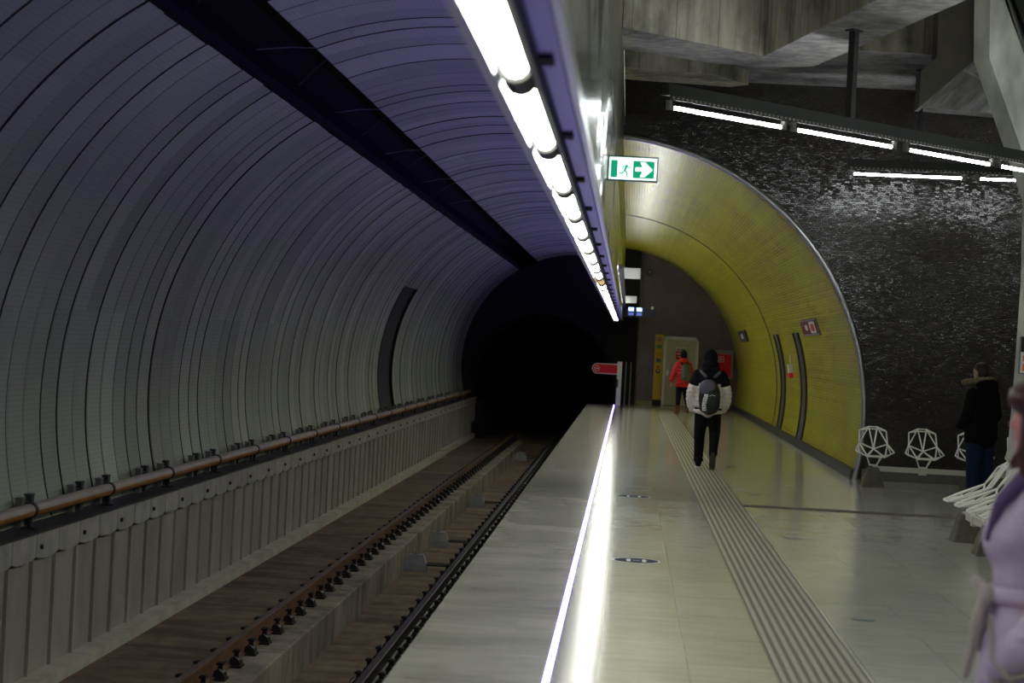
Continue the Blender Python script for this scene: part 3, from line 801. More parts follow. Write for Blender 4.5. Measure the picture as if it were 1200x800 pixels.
# gutter boxes with tie rods
bx = None
for i, y in enumerate((29.05, 32.61, 40.88, 57.6)):
    if bx is None:
        bx = empty('track_box', (-2.94, y, -1.66), 'grey trapezoid box with cross rods in the track gutter', 'track box', 'grey boxes in the track gutter')
        m = MB(); m.loft([[(-.17, -.13, 0), (.17, -.13, 0), (.17, .13, 0), (-.17, .13, 0)], [(-.17, -.12, .10), (.17, -.12, .10), (.17, .12, .10), (-.17, .12, .10)], [(-.11, -.08, .24), (.11, -.08, .24), (.11, .08, .24), (-.11, .08, .24)]], 0, sm=False)
        m.build('box_body', 'boxgrey', bx)
        MB().cyl((-.17, -.06, .10), (.70, -.06, .10), .02).cyl((-.17, .10, .10), (.70, .10, .10), .02).build('cross_rod', 'darkgrey', bx)
        MB().cyl((0, 0, .24), (0, 0, .262), .03, n=10).build('lid_bolt', 'grey', bx)
    else:
        c = copy_tree(bx); c.location.y = y
# small bright cable clips beside the right rail
cc = None; y = 15.0
while y < 58:
    m0 = cc
    if cc is None:
        cc = empty('cable_clip', (-2.205, y, -1.30), 'small bright metal clip beside the dark rail', 'clip', 'bright clips beside the dark rail')
        MB().tube([(0, 0, 0), (-.02, 0, .09), (.015, 0, .13)], .008, 6).build('hook', 'steel', cc)
        MB().box(-.02, .02, -.02, .02, 0, .01).build('base_plate', 'grey', cc)
    else:
        c = copy_tree(cc); c.location.y = y
    y += 1.9

# ------------------------------------------------------------ orange/cream pipe on the ledge
pp = empty('ledge_pipe', (-4.90, 0, .14), 'cream topped orange pipe running along the trackside ledge', 'pipe')
N = 16; vs = [(.058*math.cos(2*math.pi*i/N), yy, .058*math.sin(2*math.pi*i/N)) for yy in (2, 62.3) for i in range(N)]
m = MB()
for i in range(N):
    a = 2*math.pi*(i+.5)/N
    m.add([vs[i], vs[(i+1) % N], vs[N+(i+1) % N], vs[N+i]], [(0, 1, 2, 3)], 1 if math.sin(a) > .05 else 0, True)
m.build('pipe_shell', ['pipeo', 'pipec'], pp)
cl = None
for k in range(20):
    y = 13.85+2.5*k
    if y > 62: break
    if cl is None:
        m = MB(); m.cyl((0, -.03, 0), (0, .03, 0), .068, n=16); m.cyl((0, 0, -.06), (0, 0, -.145), .02); m.box(-.06, .06, -.05, .05, -.155, -.14)
        cl = m.build('pipe_clamp', 'black', pp); cl.location = (0, y, 0)
    else:
        c = cl.copy(); COL.objects.link(c); c.location = (0, y, 0)
# ledge floor oddments: cable tray behind the pipe
br = None
for k in range(22):
    for off in (0, 1.55):
        y = 14.05+2.5*k+off
        if y > 61.5: continue
        if br is None:
            br = empty('cable_bracket', (-5.004, y, -.012), 'pair of upright metal prongs on the ledge behind the pipe', 'bracket', 'pronged brackets on the trackside ledge')
            MB().box(-.03, .025, -.19, -.10, 0, .235).box(-.035, .028, -.20, -.09, .235, .25).build('light_prong', 'grey', br)
            MB().box(-.03, .025, .07, .16, 0, .25).box(-.035, .028, .06, .17, .25, .265).build('dark_prong', 'darkgrey', br)
            MB().box(-.012, .012, -.10, .07, .19, .21).build('link_bar', 'darkgrey', br)
        else:
            c = copy_tree(br); c.location.y = y

# ------------------------------------------------------------ floor marks
def decal(x, y, lb):
    t = empty('floor_sticker', (x, y, .0), lb, 'floor sticker')
    MB().cyl((0, 0, .0003), (0, 0, .001), .20, n=40).build('white_rim', 'decalw', t)
    MB().cyl((0, 0, .001), (0, 0, .0016), .185, n=40).build('blue_disc', 'decal', t)
    m = MB()
    for s_ in (-1, 1):
        m.ell((s_*.065, .02, .0018), (.022, .075, .0006)); m.ell((s_*.065, -.08, .0018), (.02, .03, .0006))
    m.box(-.03, .03, -.01, .01, .0016, .0022)
    m.build('footprint_mark', 'decalw', t)
decal(.16, 16.52, 'round blue and white floor sticker, nearer of two beside the steel strip')
decal(.16, 23.68, 'round blue and white floor sticker, farther of two beside the steel strip')
for y, lb in ((13.6, 'dark round floor light nearest the camera right of the tactile strip'), (19.38, 'dark round floor light before the cross strip'), (25.17, 'dark round floor light just beyond the cross strip'), (31.05, 'dark round floor light near the feet of the man with backpack')):
    t = empty('floor_light', (1.68, y, 0), lb, 'floor light')
    MB().cyl((0, 0, .0003), (0, 0, .002), .078, n=24).build('rim', 'darkgrey', t); MB().cyl((0, 0, .002), (0, 0, .003), .06, n=24).build('lens', mat('cap_lens', (.06, .09, .075), .3), t)

# ------------------------------------------------------------ steel column
m = MB()
left = [(4.47, 0), (4.53, 1.66), (4.55, 2.79), (4.52, 3.72), (3.87, 5.33), (3.82, 6.6)]
right = [(5.35, 0), (5.40, 1.66), (5.42, 2.79), (5.30, 3.72), (4.57, 5.33), (4.05, 6.6)]
y0, y1 = 23.4, 24.0
rg = []
for (a, z), (b, _) in zip(left, right):
    mid_ = a*.55+b*.45
    rg.append([(a, y0+.25, z), (a+.14, y0, z), (b-.14, y0, z), (b, y0+.25, z), (b-.1, y1, z), (a+.1, y1, z)])
m.loft(rg, 0, sm=False)
m.build('wall_column', 'column', kind='structure')
m = MB(); rg = []
for (b, z) in right[3:]: rg.append([(b+.01, y0+.1, z), (b+1.0, y0+.1, z), (b+1.0, y1+.1, z), (b+.01, y1+.1, z)])
m.loft(rg, 0, sm=False); m.build('wall_column_brace', 'beamdark', kind='structure')
t = empty('column_sign', (4.80, y0-.0, 1.69), 'white information sign with black header on the steel column', 'sign')
bevel(MB().box(-.28, .28, -.05, -.004, 0, .44).build('sign_case', 'grey', t), .012)
MB().box(-.265, .265, -.055, -.05, .26, .425).build('black_header', 'black', t)
MB().box(-.265, .265, -.055, -.05, .015, .255).build('white_panel', 'white', t)
m = MB(); m.box(-.24, -.19, -.058, -.055, .04, .12); m.box(-.24, -.19, -.058, -.055, .15, .22); m.build('orange_mark', 'orange', t)
m = MB()
for i in range(3): m.box(-.15+i*.07, -.11+i*.07, -.058, -.055, .05, .09); m.box(-.15+i*.07, -.10+i*.07, -.058, -.055, .15, .20)
m.build('print', 'greybase', t)

# ------------------------------------------------------------ benches of faceted wire seats
def seat_mesh(parent, x):
    """seat facing -y, origin on the bench beam line at floor height"""
    s_ = empty('seat', (x, 0, 0), '', ''); del s_['label']; del s_['category']; s_.parent = parent
    V = dict(C=(0, .06, .53), TL=(-.055, .28, .83), TR=(.065, .28, .83), CL=(-.185, .22, .775), CR=(.185, .22, .775),
             SL=(-.195, .10, .60), SR=(.195, .10, .60), L=(-.265, -.12, .50), RR=(.265, -.12, .50), FL=(-.12, -.30, .435), FR=(.12, -.30, .435),
             BL=(-.11, -.10, .44), BR=(.11, -.10, .44), TL2=(-.055, .25, .80), TR2=(.065, .25, .80), LI=(-.225, -.10, .47), RI=(.225, -.10, .47))
    def sticks(pairs, r): 
        m = MB()
        for p in pairs.split(): a, b = p.split('-'); m.cyl(V[a], V[b], r, n=6)
        return m
    q = .0105
    sticks('CL-TL TL-TR TR-CR CL-SL CR-SR TL-TL2 TR-TR2 CL-TL2 CR-TR2 TL2-TR2', q).build('back_frame', 'chair', s_)
    sticks('C-TL C-TR SL-TL SR-TR C-SL C-SR', q).build('back_braces', 'chair', s_)
    sticks('SL-L SR-RR L-FL RR-FR FL-FR C-FL C-FR SL-FL SR-FR', q+.001).build('seat_frame', 'chair', s_)
    sticks('L-LI LI-FL RR-RI RI-FR BL-BR FL-BL FR-BR C-BL C-BR LI-BL RI-BR SL-LI SR-RI', q-.002).build('under_truss', 'chair', s_)
    m = MB()
    for sx in (-1, 1): m.cyl((sx*.11, -.10, .44), (sx*.05, 0, .31), .009, n=6); m.cyl((sx*.11, -.02, .46), (sx*.05, .02, .31), .009, n=6)
    m.box(-.055, .055, -.05, .05, .295, .315); m.build('seat_stem', 'chair', s_)
    return s_
def pedestal(parent, x):
    m = MB()
    m.loft([[(x-.16, -.15, 0), (x+.16, -.15, 0), (x+.16, .15, 0), (x-.16, .15, 0)], [(x-.125, -.12, .14), (x+.125, -.12, .14), (x+.125, .12, .14), (x-.125, .12, .14)],
            [(x-.07, -.075, .275), (x+.07, -.075, .275), (x+.07, .075, .275), (x-.07, .075, .275)]], 0, sm=False)
    bevel(m.build('pedestal', 'pedestal', parent), .015)
def bench(loc, rz, label, seats, peds, x0, x1):
    t = empty('bench', loc, label, 'bench', rz=rz)
    MB().box(x0, x1, -.03, .03, .225, .295).build('beam', 'chairbeam', t)
    for p in peds: pedestal(t, p)
    for s_ in seats:
        seat_mesh(t, s_)
        if s_ not in peds: MB().box(s_-.05, s_+.05, -.045, .045, .20, .31).build('seat_bracket', 'chairbeam', t)
    return t
bench((3.49, 28.0, 0), 0, 'bench of white faceted wire seats on concrete pedestals against the black mosaic wall', [0, .685, 1.37, 2.055], [0, 1.37], 0, 2.3)
bench((3.46, 20.1, 0), -R(90), 'bench of white wire seats seen from the side, beside the lavender coat', [.5, 1.16, 1.82, 2.48, 3.14], [0, 1.32, 2.9], -.1, 3.3)

# ------------------------------------------------------------ PEOPLE
def organic(name, prims, mt, parent, voxel=.012, smooth=6, sub=False):
    """prims: ('c', a, ra, b, rb[, flat(sx,sy,sz)]) chain of spheres; ('e', centre, radii[, rot])"""
    m = MB()
    for p in prims:
        if p[0] == 'e': m.ell(p[1], p[2], nu=20, nv=12, rot=p[3] if len(p) > 3 else None)
        else:
            a, ra, b, rb = Vector(p[1]), p[2], Vector(p[3]), p[4]; sc = p[5] if len(p) > 5 else (1, 1, 1)
            L = (b-a).length; k = max(2, int(L/(min(ra, rb)*.35))+1)
            for i in range(k+1):
                f = i/k; r = ra+(rb-ra)*f; m.ell(a.lerp(b, f), (r*sc[0], r*sc[1], r*sc[2]), nu=14, nv=8)
    o = m.build(name, mt, parent)
    rm = o.modifiers.new('r', 'REMESH'); rm.mode = 'VOXEL'; rm.voxel_size = voxel; rm.use_smooth_shade = True
    s_ = o.modifiers.new('s', 'SMOOTH'); s_.factor = .5; s_.iterations = smooth
    dg = bpy.context.evaluated_depsgraph_get(); dg.update()
    me = bpy.data.meshes.new_from_object(o.evaluated_get(dg)); old = o.data; o.modifiers.clear(); o.data = me; bpy.data.meshes.remove(old); me.name = name
    for pl in me.polygons: pl.use_smooth = True
    if not me.materials: me.materials.append(M[mt])
    return o
def hand(wrist, d, s_=1, palm=(1, 0, 0)):
    """palm and five curled fingers as prims; d = direction of the fingers"""
    wrist = Vector(wrist); d = Vector(d).normalized(); side = Vector(palm).normalized(); nrm = d.cross(side)
    pr = [('c', wrist, .024, wrist+d*.08, .028, (1, 1, 1))]
    for i, (o_, L) in enumerate(((-.03, .055), (-.01, .068), (.01, .062), (.028, .048))):
        b = wrist+d*.09+side*o_; k = b+d*L*.5; e = k+(d*.6+nrm*.6)*L*.5
        pr += [('c', b, .0095, k, .009), ('c', k, .009, e, .0075)]
    b = wrist+d*.03-side*.03; pr += [('c', b, .012, b-side*.025+d*.035, .010), ('c', b-side*.025+d*.035, .010, b-side*.02+d*.06, .008)]
    return pr

# --- man walking away (local coords: facing +y, x right)
man = empty('person', (1.255, 30.2, 0), 'person in beige and black puffer jacket walking away with hood up', 'person')
man.scale = (1, 1, 1)
organic('body', [
    ('c', (0, 0, .95), .15, (0, 0, 1.35), .16, (1.05, .7, 1)), ('c', (0, 0, 1.35), .07, (0, .01, 1.6), .06), ('e', (0, .01, 1.66), (.078, .095, .115)),
    ('c', (-.17, 0, 1.42), .055, (-.24, -.01, 1.13), .045), ('c', (-.24, -.01, 1.13), .042, (-.21, .14, .90), .03), ('c', (.17, 0, 1.42), .055, (.24, -.01, 1.13), .045), ('c', (.24, -.01, 1.13), .042, (.21, .14, .90), .03),
    ('c', (-.09, 0, .93), .085, (-.11, .03, .50), .06), ('c', (-.11, .03, .50), .055, (-.11, .0, .08), .038), ('c', (-.11, -.03, .05), .035, (-.11, .14, .035), .03),
    ('c', (.09, 0, .93), .085, (.11, -.02, .52), .06), ('c', (.11, -.02, .52), .055, (.09, -.28, .17), .04), ('c', (.09, -.30, .15), .035, (.09, -.27, .03), .03)]
    + hand((-.21, .14, .90), (.5, .3, -.8), palm=(0, 1, 0)) + hand((.21, .14, .90), (-.5, .3, -.8), palm=(0, 1, 0)), 'skin', man, .012, 3)
J = [('c', (0, 0, .87), .20, (0, 0, 1.10), .21, (1.0, .75, .6)), ('c', (0, 0, 1.10), .21, (0, 0, 1.28), .20, (1.02, .75, .6)), ('e', (0, 0, .85), (.215, .17, .05))]
for i in range(6): J.append(('e', (0, 0, .86+i*.085), (.228-.002*i, .185, .052)))
for s_ in (-1, 1):
    pts = [(s_*.19, 0, 1.36, .080), (s_*.235, -.01, 1.24, .083), (s_*.262, -.015, 1.12, .080), (s_*.262, .03, 1.00, .072), (s_*.235, .13, .90, .060)]
    for a, b in zip(pts, pts[1:]): J.append(('c', a[:3], a[3], b[:3], b[3]))
    for a, b in zip(pts, pts[1:]):
        for f in (.2, .7): J.append(('e', tuple(a[i]+(b[i]-a[i])*f for i in range(3)), (a[3]+.010, a[3]+.010, .032)))
organic('puffer_jacket', J, 'beige', man, .011, 3)
organic('black_yoke', [('c', (-.17, 0, 1.40), .105, (.17, 0, 1.40), .105, (1, 1.05, .9)), ('e', (0, -.005, 1.42), (.21, .185, .09)), ('c', (-.19, -.01, 1.36), .10, (-.215, -.01, 1.29), .100, (1, 1.05, .8)), ('c', (.19, -.01, 1.36), .10, (.215, -.01, 1.29), .100, (1, 1.05, .8)), ('e', (0, -.01, 1.33), (.235, .195, .105))], 'cblack', man, .012, 4)
organic('hood', [('e', (0, .02, 1.66), (.112, .130, .150)), ('e', (0, -.03, 1.56), (.135, .13, .10)), ('e', (0, -.06, 1.48), (.17, .12, .07)), ('e', (0, -.02, 1.76), (.06, .07, .05))], 'cblack', man, .012, 4)
organic('trousers', [('c', (-.08, 0, .92), .125, (-.11, .03, .52), .087), ('c', (-.11, .03, .52), .087, (-.11, .0, .12), .066), ('c', (.08, 0, .92), .125, (.115, -.02, .54), .087), ('c', (.115, -.02, .54), .084, (.095, -.24, .22), .062), ('e', (0, 0, .88), (.20, .14, .12)),
    ('e', (-.11, 0, .20), (.078, .078, .03)), ('e', (-.11, .0, .13), (.082, .082, .03)), ('e', (.10, -.22, .25), (.074, .074, .03))], 'cblack', man, .012, 3)
def shoe(parent, c, pitch, up='cblack'):
    r = Matrix.Rotation(pitch, 3, 'X'); g = lambda v: tuple(r @ Vector(v)+Vector(c))
    organic('shoe', [('c', g((0, -.09, .03)), .045, g((0, .13, .02)), .040, (1, 1, .9)), ('c', g((0, -.08, .06)), .045, g((0, -.07, .10)), .045)], up, parent, .009, 3)
    m = MB(); rings = []
    for z in (-.035, -.005): rings.append([g((.048*math.sin(q)*(1-.12*math.cos(q)), .02+.16*math.cos(q), z)) for q in [2*math.pi*i/20 for i in range(20)]])
    m.loft(rings, 0); return m
sm_ = mat('sole_dark', (.05, .035, .03), .7)
shoe(man, (-.11, -.005, .036), 0).build('white_sole', 'white', man)
shoe(man, (.09, -.30, .13), R(-78)).build('sole', sm_, man)
# --- backpack (own thing)
bp = empty('backpack', (1.255, 30.2, .86), 'black backpack with white lettered strip on the man in the beige jacket', 'backpack')
organic('bag_body', [('e', (0, -.25, .22), (.165, .12, .27)), ('e', (0, -.26, .12), (.155, .12, .15)), ('c', (-.08, -.24, .06), .07, (.08, -.24, .06), .07)], 'packblack', bp, .011, 4)
organic('front_pocket', [('e', (.035, -.34, .14), (.125, .055, .17))], 'packblack', bp, .010, 3)
organic('grey_panel', [('e', (-.04, -.31, .36), (.125, .06, .13))], 'packgrey', bp, .010, 4)
m = MB(); pts = [(-.075, -.385, .02), (-.085, -.398, .10), (-.075, -.402, .18), (-.055, -.392, .27)]
vs = []
for p in pts: vs += [(p[0]-.028, p[1]+.02, p[2]), (p[0]+.03, p[1]-.005, p[2])]
m.add(vs, [(0, 1, 3, 2), (2, 3, 5, 4), (4, 5, 7, 6)], 0)
o = m.build('white_strip', 'white', bp); so = o.modifiers.new('s', 'SOLIDIFY'); so.thickness = .006
m = MB()
for i in range(6):
    z = .04+i*.036; x = -.078; yb = -.4035-.004*math.sin(i/6*3)
    m.box(x-.012, x+.02, yb-.004, yb, z, z+.007); m.box(x-.012 if i % 2 else x+.013, x-.005 if i % 2 else x+.02, yb-.004, yb, z, z+.022); 
m.build('lettering', 'black', bp)
m = MB(); m.tube([(-.01, -.405, .24), (.03, -.41, .262), (.08, -.395, .25)], .004, 6); m.build('curved_emblem', 'white', bp)
for s_ in (-1, 1):
    organic('shoulder_strap', [('c', (s_*.07, -.20, .53), .022, (s_*.135, -.145, .60), .022, (1.2, .8, 1)), ('c', (s_*.135, -.145, .60), .022, (s_*.14, .0, .63), .022, (1.2, .8, 1)), ('c', (s_*.14, .0, .63), .022, (s_*.13, .16, .5), .02)], 'packgrey', bp, .009, 2)

# --- red jacket person
rp = empty('person', (1.555, 55.4, 0), 'person in bright red puffer jacket and dark hat before the end door', 'person', rz=R(18))
organic('body', [('c', (0, 0, .95), .14, (0, 0, 1.35), .15, (1.05, .7, 1)), ('c', (0, 0, 1.35), .06, (0, .01, 1.58), .055), ('e', (0, .02, 1.63), (.075, .09, .11)),
    ('c', (-.17, 0, 1.38), .05, (-.27, .02, 1.10), .04), ('c', (-.27, .02, 1.10), .04, (-.31, .08, .87), .03), ('c', (.17, 0, 1.38), .05, (.24, .0, 1.1), .04), ('c', (.24, 0, 1.1), .04, (.22, .12, .92), .03),
    ('c', (-.09, 0, .92), .08, (-.10, 0, .5), .06), ('c', (-.10, 0, .5), .05, (-.11, 0, .08), .04), ('c', (-.11, -.02, .05), .035, (-.11, .14, .035), .03),
    ('c', (.09, 0, .92), .08, (.13, .02, .5), .06), ('c', (.13, .02, .5), .05, (.15, -.14, .11), .04), ('c', (.15, -.16, .08), .035, (.15, -.02, .035), .03)]
    + hand((-.31, .08, .87), (0, .1, -1), palm=(0, 1, 0)) + hand((.22, .12, .92), (0, .4, -1), palm=(0, 1, 0)), 'skin', rp, .013, 3)
J = [('e', (0, 0, .80+i*.085), (.235-.004*i, .175, .055)) for i in range(7)]
J += [('c', (-.14, 0, 1.37), .095, (.14, 0, 1.37), .095)]
for pts in ([(-.18, 0, 1.36, .085), (-.27, .01, 1.14, .08), (-.31, .07, .93, .06)], [(.18, 0, 1.36, .085), (.25, 0, 1.14, .08), (.23, .10, .97, .06)]):
    for a, b in zip(pts, pts[1:]):
        J.append(('c', a[:3], a[3], b[:3], b[3]))
        for f in (.15, .5, .85): J.append(('e', tuple(a[i]+(b[i]-a[i])*f for i in range(3)), (a[3]+.01, a[3]+.01, .035)))
organic('red_jacket', J, 'redcoat', rp, .012, 3)
organic('jacket_hood', [('e', (0, -.05, 1.47), (.15, .11, .08)), ('e', (0, -.02, 1.52), (.11, .10, .06))], 'redcoat', rp, .012, 3)
organic('hat', [('e', (0, .0, 1.67), (.095, .11, .10)), ('e', (0, .0, 1.63), (.10, .115, .06)), ('e', (0, -.02, 1.58), (.085, .08, .07)), ('e', (0, 0, 1.77), (.035, .035, .03))], 'navy', rp, .012, 3)
organic('trousers', [('c', (-.07, 0, .86), .11, (-.10, 0, .5), .078), ('c', (-.10, 0, .5), .078, (-.11, 0, .18), .055), ('c', (.07, 0, .86), .11, (.13, .02, .5), .078), ('c', (.13, .02, .5), .075, (.15, -.12, .20), .055)], 'navy', rp, .012, 3)
for c, q in (((-.11, 0, 0), 0), ((.15, -.15, .04), 0)):
    organic('boot', [('c', (c[0], c[1]-.02, c[2]+.05), .055, (c[0], c[1]+.15, c[2]+.045), .045, (1, 1, .85)), ('c', (c[0], c[1]-.02, c[2]+.06), .058, (c[0], c[1], c[2]+.22), .064)], 'boot', rp, .011, 3)
gp = empty('backpack', (1.555, 55.4, .98), 'grey-green backpack on the person in the red jacket', 'backpack', rz=R(18))
organic('bag_body', [('e', (.0, -.24, .18), (.145, .10, .24)), ('c', (-.07, -.23, .05), .07, (.07, -.23, .05), .07), ('c', (-.07, -.23, .33), .06, (.07, -.23, .33), .06)], 'greenpack', gp, .011, 3)
organic('front_pocket', [('e', (0, -.325, .12), (.11, .04, .12))], 'greenpack', gp, .010, 3)
for s_ in (-1, 1): organic('shoulder_strap', [('c', (s_*.07, -.18, .38), .018, (s_*.11, -.08, .475), .018), ('c', (s_*.11, -.08, .475), .018, (s_*.11, .1, .42), .018)], 'navy', gp, .009, 1)

# --- person in black coat with fur hood, facing left/away
kp = empty('person', (4.63, 26.2, 0), 'person in black coat with fur trimmed hood standing by the steel column', 'person', rz=R(36))
organic('body', [('c', (0, 0, .95), .16, (0, 0, 1.35), .17, (1.05, .75, 1)), ('c', (0, 0, 1.35), .07, (0, .04, 1.60), .062), ('e', (0, .07, 1.68), (.077, .092, .115)), ('e', (0, .165, 1.66), (.014, .02, .02)), ('e', (-.08, .06, 1.67), (.012, .02, .03)), ('e', (.08, .06, 1.67), (.012, .02, .03)),
    ('c', (-.18, 0, 1.40), .06, (-.24, .0, 1.12), .05), ('c', (-.24, 0, 1.12), .045, (-.18, .18, .98), .03), ('c', (.18, 0, 1.40), .06, (.24, .0, 1.12), .05), ('c', (.24, 0, 1.12), .045, (.18, .18, .98), .03),
    ('c', (-.1, 0, .92), .09, (-.11, 0, .5), .065), ('c', (-.11, 0, .5), .055, (-.11, -.02, .08), .04), ('c', (-.11, -.02, .05), .036, (-.11, .15, .035), .032), ('c', (.1, 0, .92), .09, (.11, 0, .5), .065), ('c', (.11, 0, .5), .055, (.11, -.02, .08), .04), ('c', (.11, -.02, .05), .036, (.11, .15, .035), .032)]
    + hand((-.18, .18, .98), (.5, .5, .1), palm=(0, 0, 1)) + hand((.18, .18, .98), (-.5, .5, .1), palm=(0, 0, 1)), 'skin', kp, .012, 3)
organic('hair', [('e', (0, .045, 1.73), (.088, .098, .088)), ('e', (0, .01, 1.67), (.080, .07, .09))], 'hair', kp, .01, 3)
organic('black_coat', [('c', (0, 0, .84), .25, (0, 0, 1.2), .24, (1, .78, .7)), ('c', (0, 0, 1.2), .22, (0, 0, 1.38), .18, (1.05, .8, .6)), ('c', (-.17, 0, 1.38), .10, (-.25, 0, 1.12), .085), ('c', (-.25, 0, 1.12), .085, (-.20, .17, .98), .065), ('c', (.17, 0, 1.38), .10, (.25, 0, 1.12), .085), ('c', (.25, 0, 1.12), .085, (.20, .17, .98), .065)], 'cblack', kp, .013, 4)
organic('black_hood', [('e', (0, -.07, 1.52), (.17, .13, .10)), ('e', (0, -.10, 1.45), (.15, .10, .12))], 'cblack', kp, .012, 3)
fp = []
for i in range(15):
    q = math.pi*(-.12+1.24*i/14); fp.append(('e', (.175*math.cos(q), .10-.22*math.sin(q), 1.55+.035*math.sin(q)), (.040+.006*(i % 2), .040, .043)))
organic('fur_trim', fp, 'fur', kp, .011, 1)
organic('jeans', [('c', (-.09, 0, .85), .13, (-.11, 0, .5), .10), ('c', (-.11, 0, .5), .10, (-.11, -.01, .10), .08), ('c', (.09, 0, .85), .13, (.11, 0, .5), .10), ('c', (.11, 0, .5), .10, (.11, -.01, .10), .08)], 'jeans', kp, .012, 3)
for s_ in (-1, 1): organic('shoe', [('c', (s_*.11, -.05, .045), .045, (s_*.11, .14, .04), .040, (1, 1, .9))], 'cblack', kp, .01, 2)

# --- woman in lavender coat, near right edge, facing left (-x)
wp_ = empty('person', (1.315, 6.3, 0), 'person in lavender belted wool coat at the right edge, hand in pocket', 'person', rz=R(76))
# local: +y is forward (world -x); +x is world +y (away), -x towards the camera
organic('body', [('c', (0, 0, .98), .13, (0, 0, 1.30), .13, (1.1, .75, 1)), ('c', (0, -.01, 1.30), .055, (0, .0, 1.5), .05), ('e', (0, .015, 1.585), (.072, .088, .11)), ('e', (0, .10, 1.575), (.012, .018, .018)), ('e', (0, .092, 1.535), (.022, .012, .010)), ('e', (0, .075, 1.50), (.03, .02, .02)),
    ('e', (-.073, .01, 1.58), (.01, .018, .028)), ('e', (.073, .01, 1.58), (.01, .018, .028)),
    ('c', (-.16, 0, 1.34), .045, (-.21, -.02, 1.06), .04), ('c', (-.21, -.02, 1.06), .038, (-.19, .04, .93), .028), ('c', (.16, 0, 1.34), .045, (.21, -.02, 1.06), .04), ('c', (.21, -.02, 1.06), .038, (.19, .04, .93), .028),
    ('c', (-.09, 0, .93), .085, (-.09, 0, .48), .055), ('c', (-.09, 0, .48), .05, (-.09, -.01, .08), .035), ('c', (-.09, -.02, .05), .032, (-.09, .13, .03), .028), ('c', (.09, 0, .93), .085, (.09, 0, .48), .055), ('c', (.09, 0, .48), .05, (.09, -.01, .08), .035), ('c', (.09, -.02, .05), .032, (.09, .13, .03), .028)]
    + hand((-.19, .04, .93), (.5, .15, -.8), palm=(0, 1, 0)) + hand((.19, .04, .93), (-.5, .15, -.8), palm=(0, 1, 0)), 'skinpink', wp_, .010, 4)
organic('lavender_coat', [('c', (0, 0, 1.36), .10, (0, .01, 1.28), .145, (1.25, .8, .8)), ('c', (0, .02, 1.26), .145, (0, .015, 1.10), .135, (1.2, .95, .8)), ('e', (0, .07, 1.22), (.17, .11, .11)), ('c', (0, .005, 1.06), .14, (0, .01, .90), .175, (1.15, .9, .8)), ('c', (0, .01, .90), .175, (0, .01, .62), .20, (1.15, .92, .8)), ('c', (0, .01, .62), .20, (0, .01, .38), .225, (1.1, .9, .8)),
    ('c', (.16, 0, 1.34), .07, (.22, -.02, 1.08), .065), ('c', (.22, -.02, 1.08), .062, (.21, .10, .92), .055)], 'lav', wp_, .012, 6)
SL = [('c', (-.15, -.02, 1.34), .072, (-.20, -.05, 1.20), .070), ('c', (-.20, -.05, 1.20), .070, (-.225, -.07, 1.04), .072), ('c', (-.225, -.07, 1.04), .072, (-.235, .02, .91), .066), ('c', (-.235, .02, .91), .066, (-.195, .09, .85), .060)]
for z, y in ((1.06, -.06), (.99, -.03), (.95, .0)): SL.append(('e', (-.23, y, z), (.078, .078, .016)))
organic('coat_sleeve', SL, 'lav', wp_, .010, 4)
organic('collar', [('c', (-.07, .05, 1.42), .030, (-.11, .125, 1.33), .020), ('c', (-.11, .125, 1.33), .020, (-.11, .155, 1.22), .012), ('c', (.07, .05, 1.42), .030, (.10, .125, 1.33), .028), ('c', (.10, .125, 1.33), .028, (.10, .165, 1.20), .020), ('c', (-.09, .02, 1.41), .03, (0, -.08, 1.43), .03), ('c', (0, -.08, 1.43), .03, (.09, .02, 1.41), .03)], 'lavdark', wp_, .009, 3)
bt = MB(); rings = []
for i in range(40):
    q = 2*math.pi*i/40; c, s_ = math.cos(q), math.sin(q)
    rings.append([((.168+dx)*c, .012+(.142+dx)*s_, 1.045+dz+.006*math.sin(3*q)) for dx, dz in ((0, -.026), (.010, -.020), (.012, 0), (.010, .020), (0, .026), (-.012, 0))])
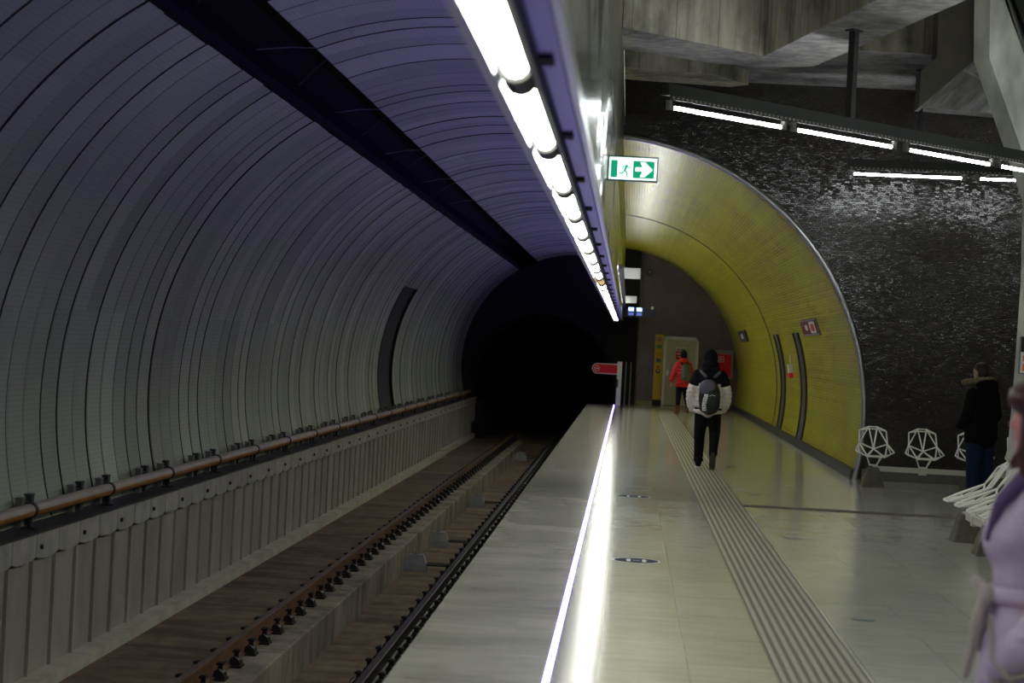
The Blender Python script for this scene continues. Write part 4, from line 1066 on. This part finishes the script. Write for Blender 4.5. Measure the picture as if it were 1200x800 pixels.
rings.append(rings[0]); bt.loft(rings, 0, cap=False); bt.build('belt', 'lav', wp_)
organic('belt_knot', [('e', (-.10, .145, 1.045), (.035, .028, .036)), ('c', (-.10, .155, 1.04), .018, (-.11, .175, .95), .020), ('c', (-.11, .175, .95), .020, (-.10, .200, .80), .022, (1.1, .6, 1)), ('c', (-.09, .15, 1.06), .015, (-.06, .185, 1.085), .018), ('c', (-.06, .185, 1.085), .018, (-.09, .16, 1.04), .014), ('c', (-.08, .15, 1.03), .016, (-.05, .165, .88), .018)], 'trim', wp_, .007, 3)
organic('pocket_trim', [('c', (-.225, .125, .99), .010, (-.245, .115, .88), .012), ('c', (-.245, .115, .88), .012, (-.262, .06, .815), .012), ('c', (-.262, .06, .815), .012, (-.25, -.06, .86), .010), ('c', (-.215, .12, .83), .016, (-.225, .09, .78), .016)], 'trim', wp_, .006, 2)
organic('coat_folds', [('c', (-.18, .12, .80), .022, (-.215, -.08, .73), .03), ('c', (-.15, .14, .76), .02, (-.20, .0, .60), .03)], 'lav', wp_, .008, 5)
organic('hair', [('e', (0, -.01, 1.62), (.092, .10, .105)), ('e', (0, -.05, 1.55), (.10, .085, .13)), ('c', (-.075, -.03, 1.60), .035, (-.085, -.03, 1.43), .035), ('c', (.075, -.03, 1.60), .035, (.085, -.03, 1.43), .035), ('c', (-.06, .045, 1.66), .034, (-.088, .05, 1.52), .028), ('e', (0, .035, 1.665), (.088, .088, .055)), ('c', (-.088, .05, 1.52), .028, (-.09, .05, 1.44), .026), ('e', (-.045, .065, 1.655), (.065, .055, .05)), ('c', (-.08, .06, 1.50), .022, (-.05, .09, 1.455), .020), ('c', (.06, .045, 1.66), .034, (.088, .05, 1.50), .028)], 'hairred', wp_, .010, 3)
for s_ in (-1, 1): organic('shoe', [('c', (s_*.09, -.05, .045), .042, (s_*.09, .13, .035), .034, (1, 1, .9)), ('c', (s_*.09, -.03, .06), .045, (s_*.09, -.02, .3), .055)], 'cblack', wp_, .01, 2)
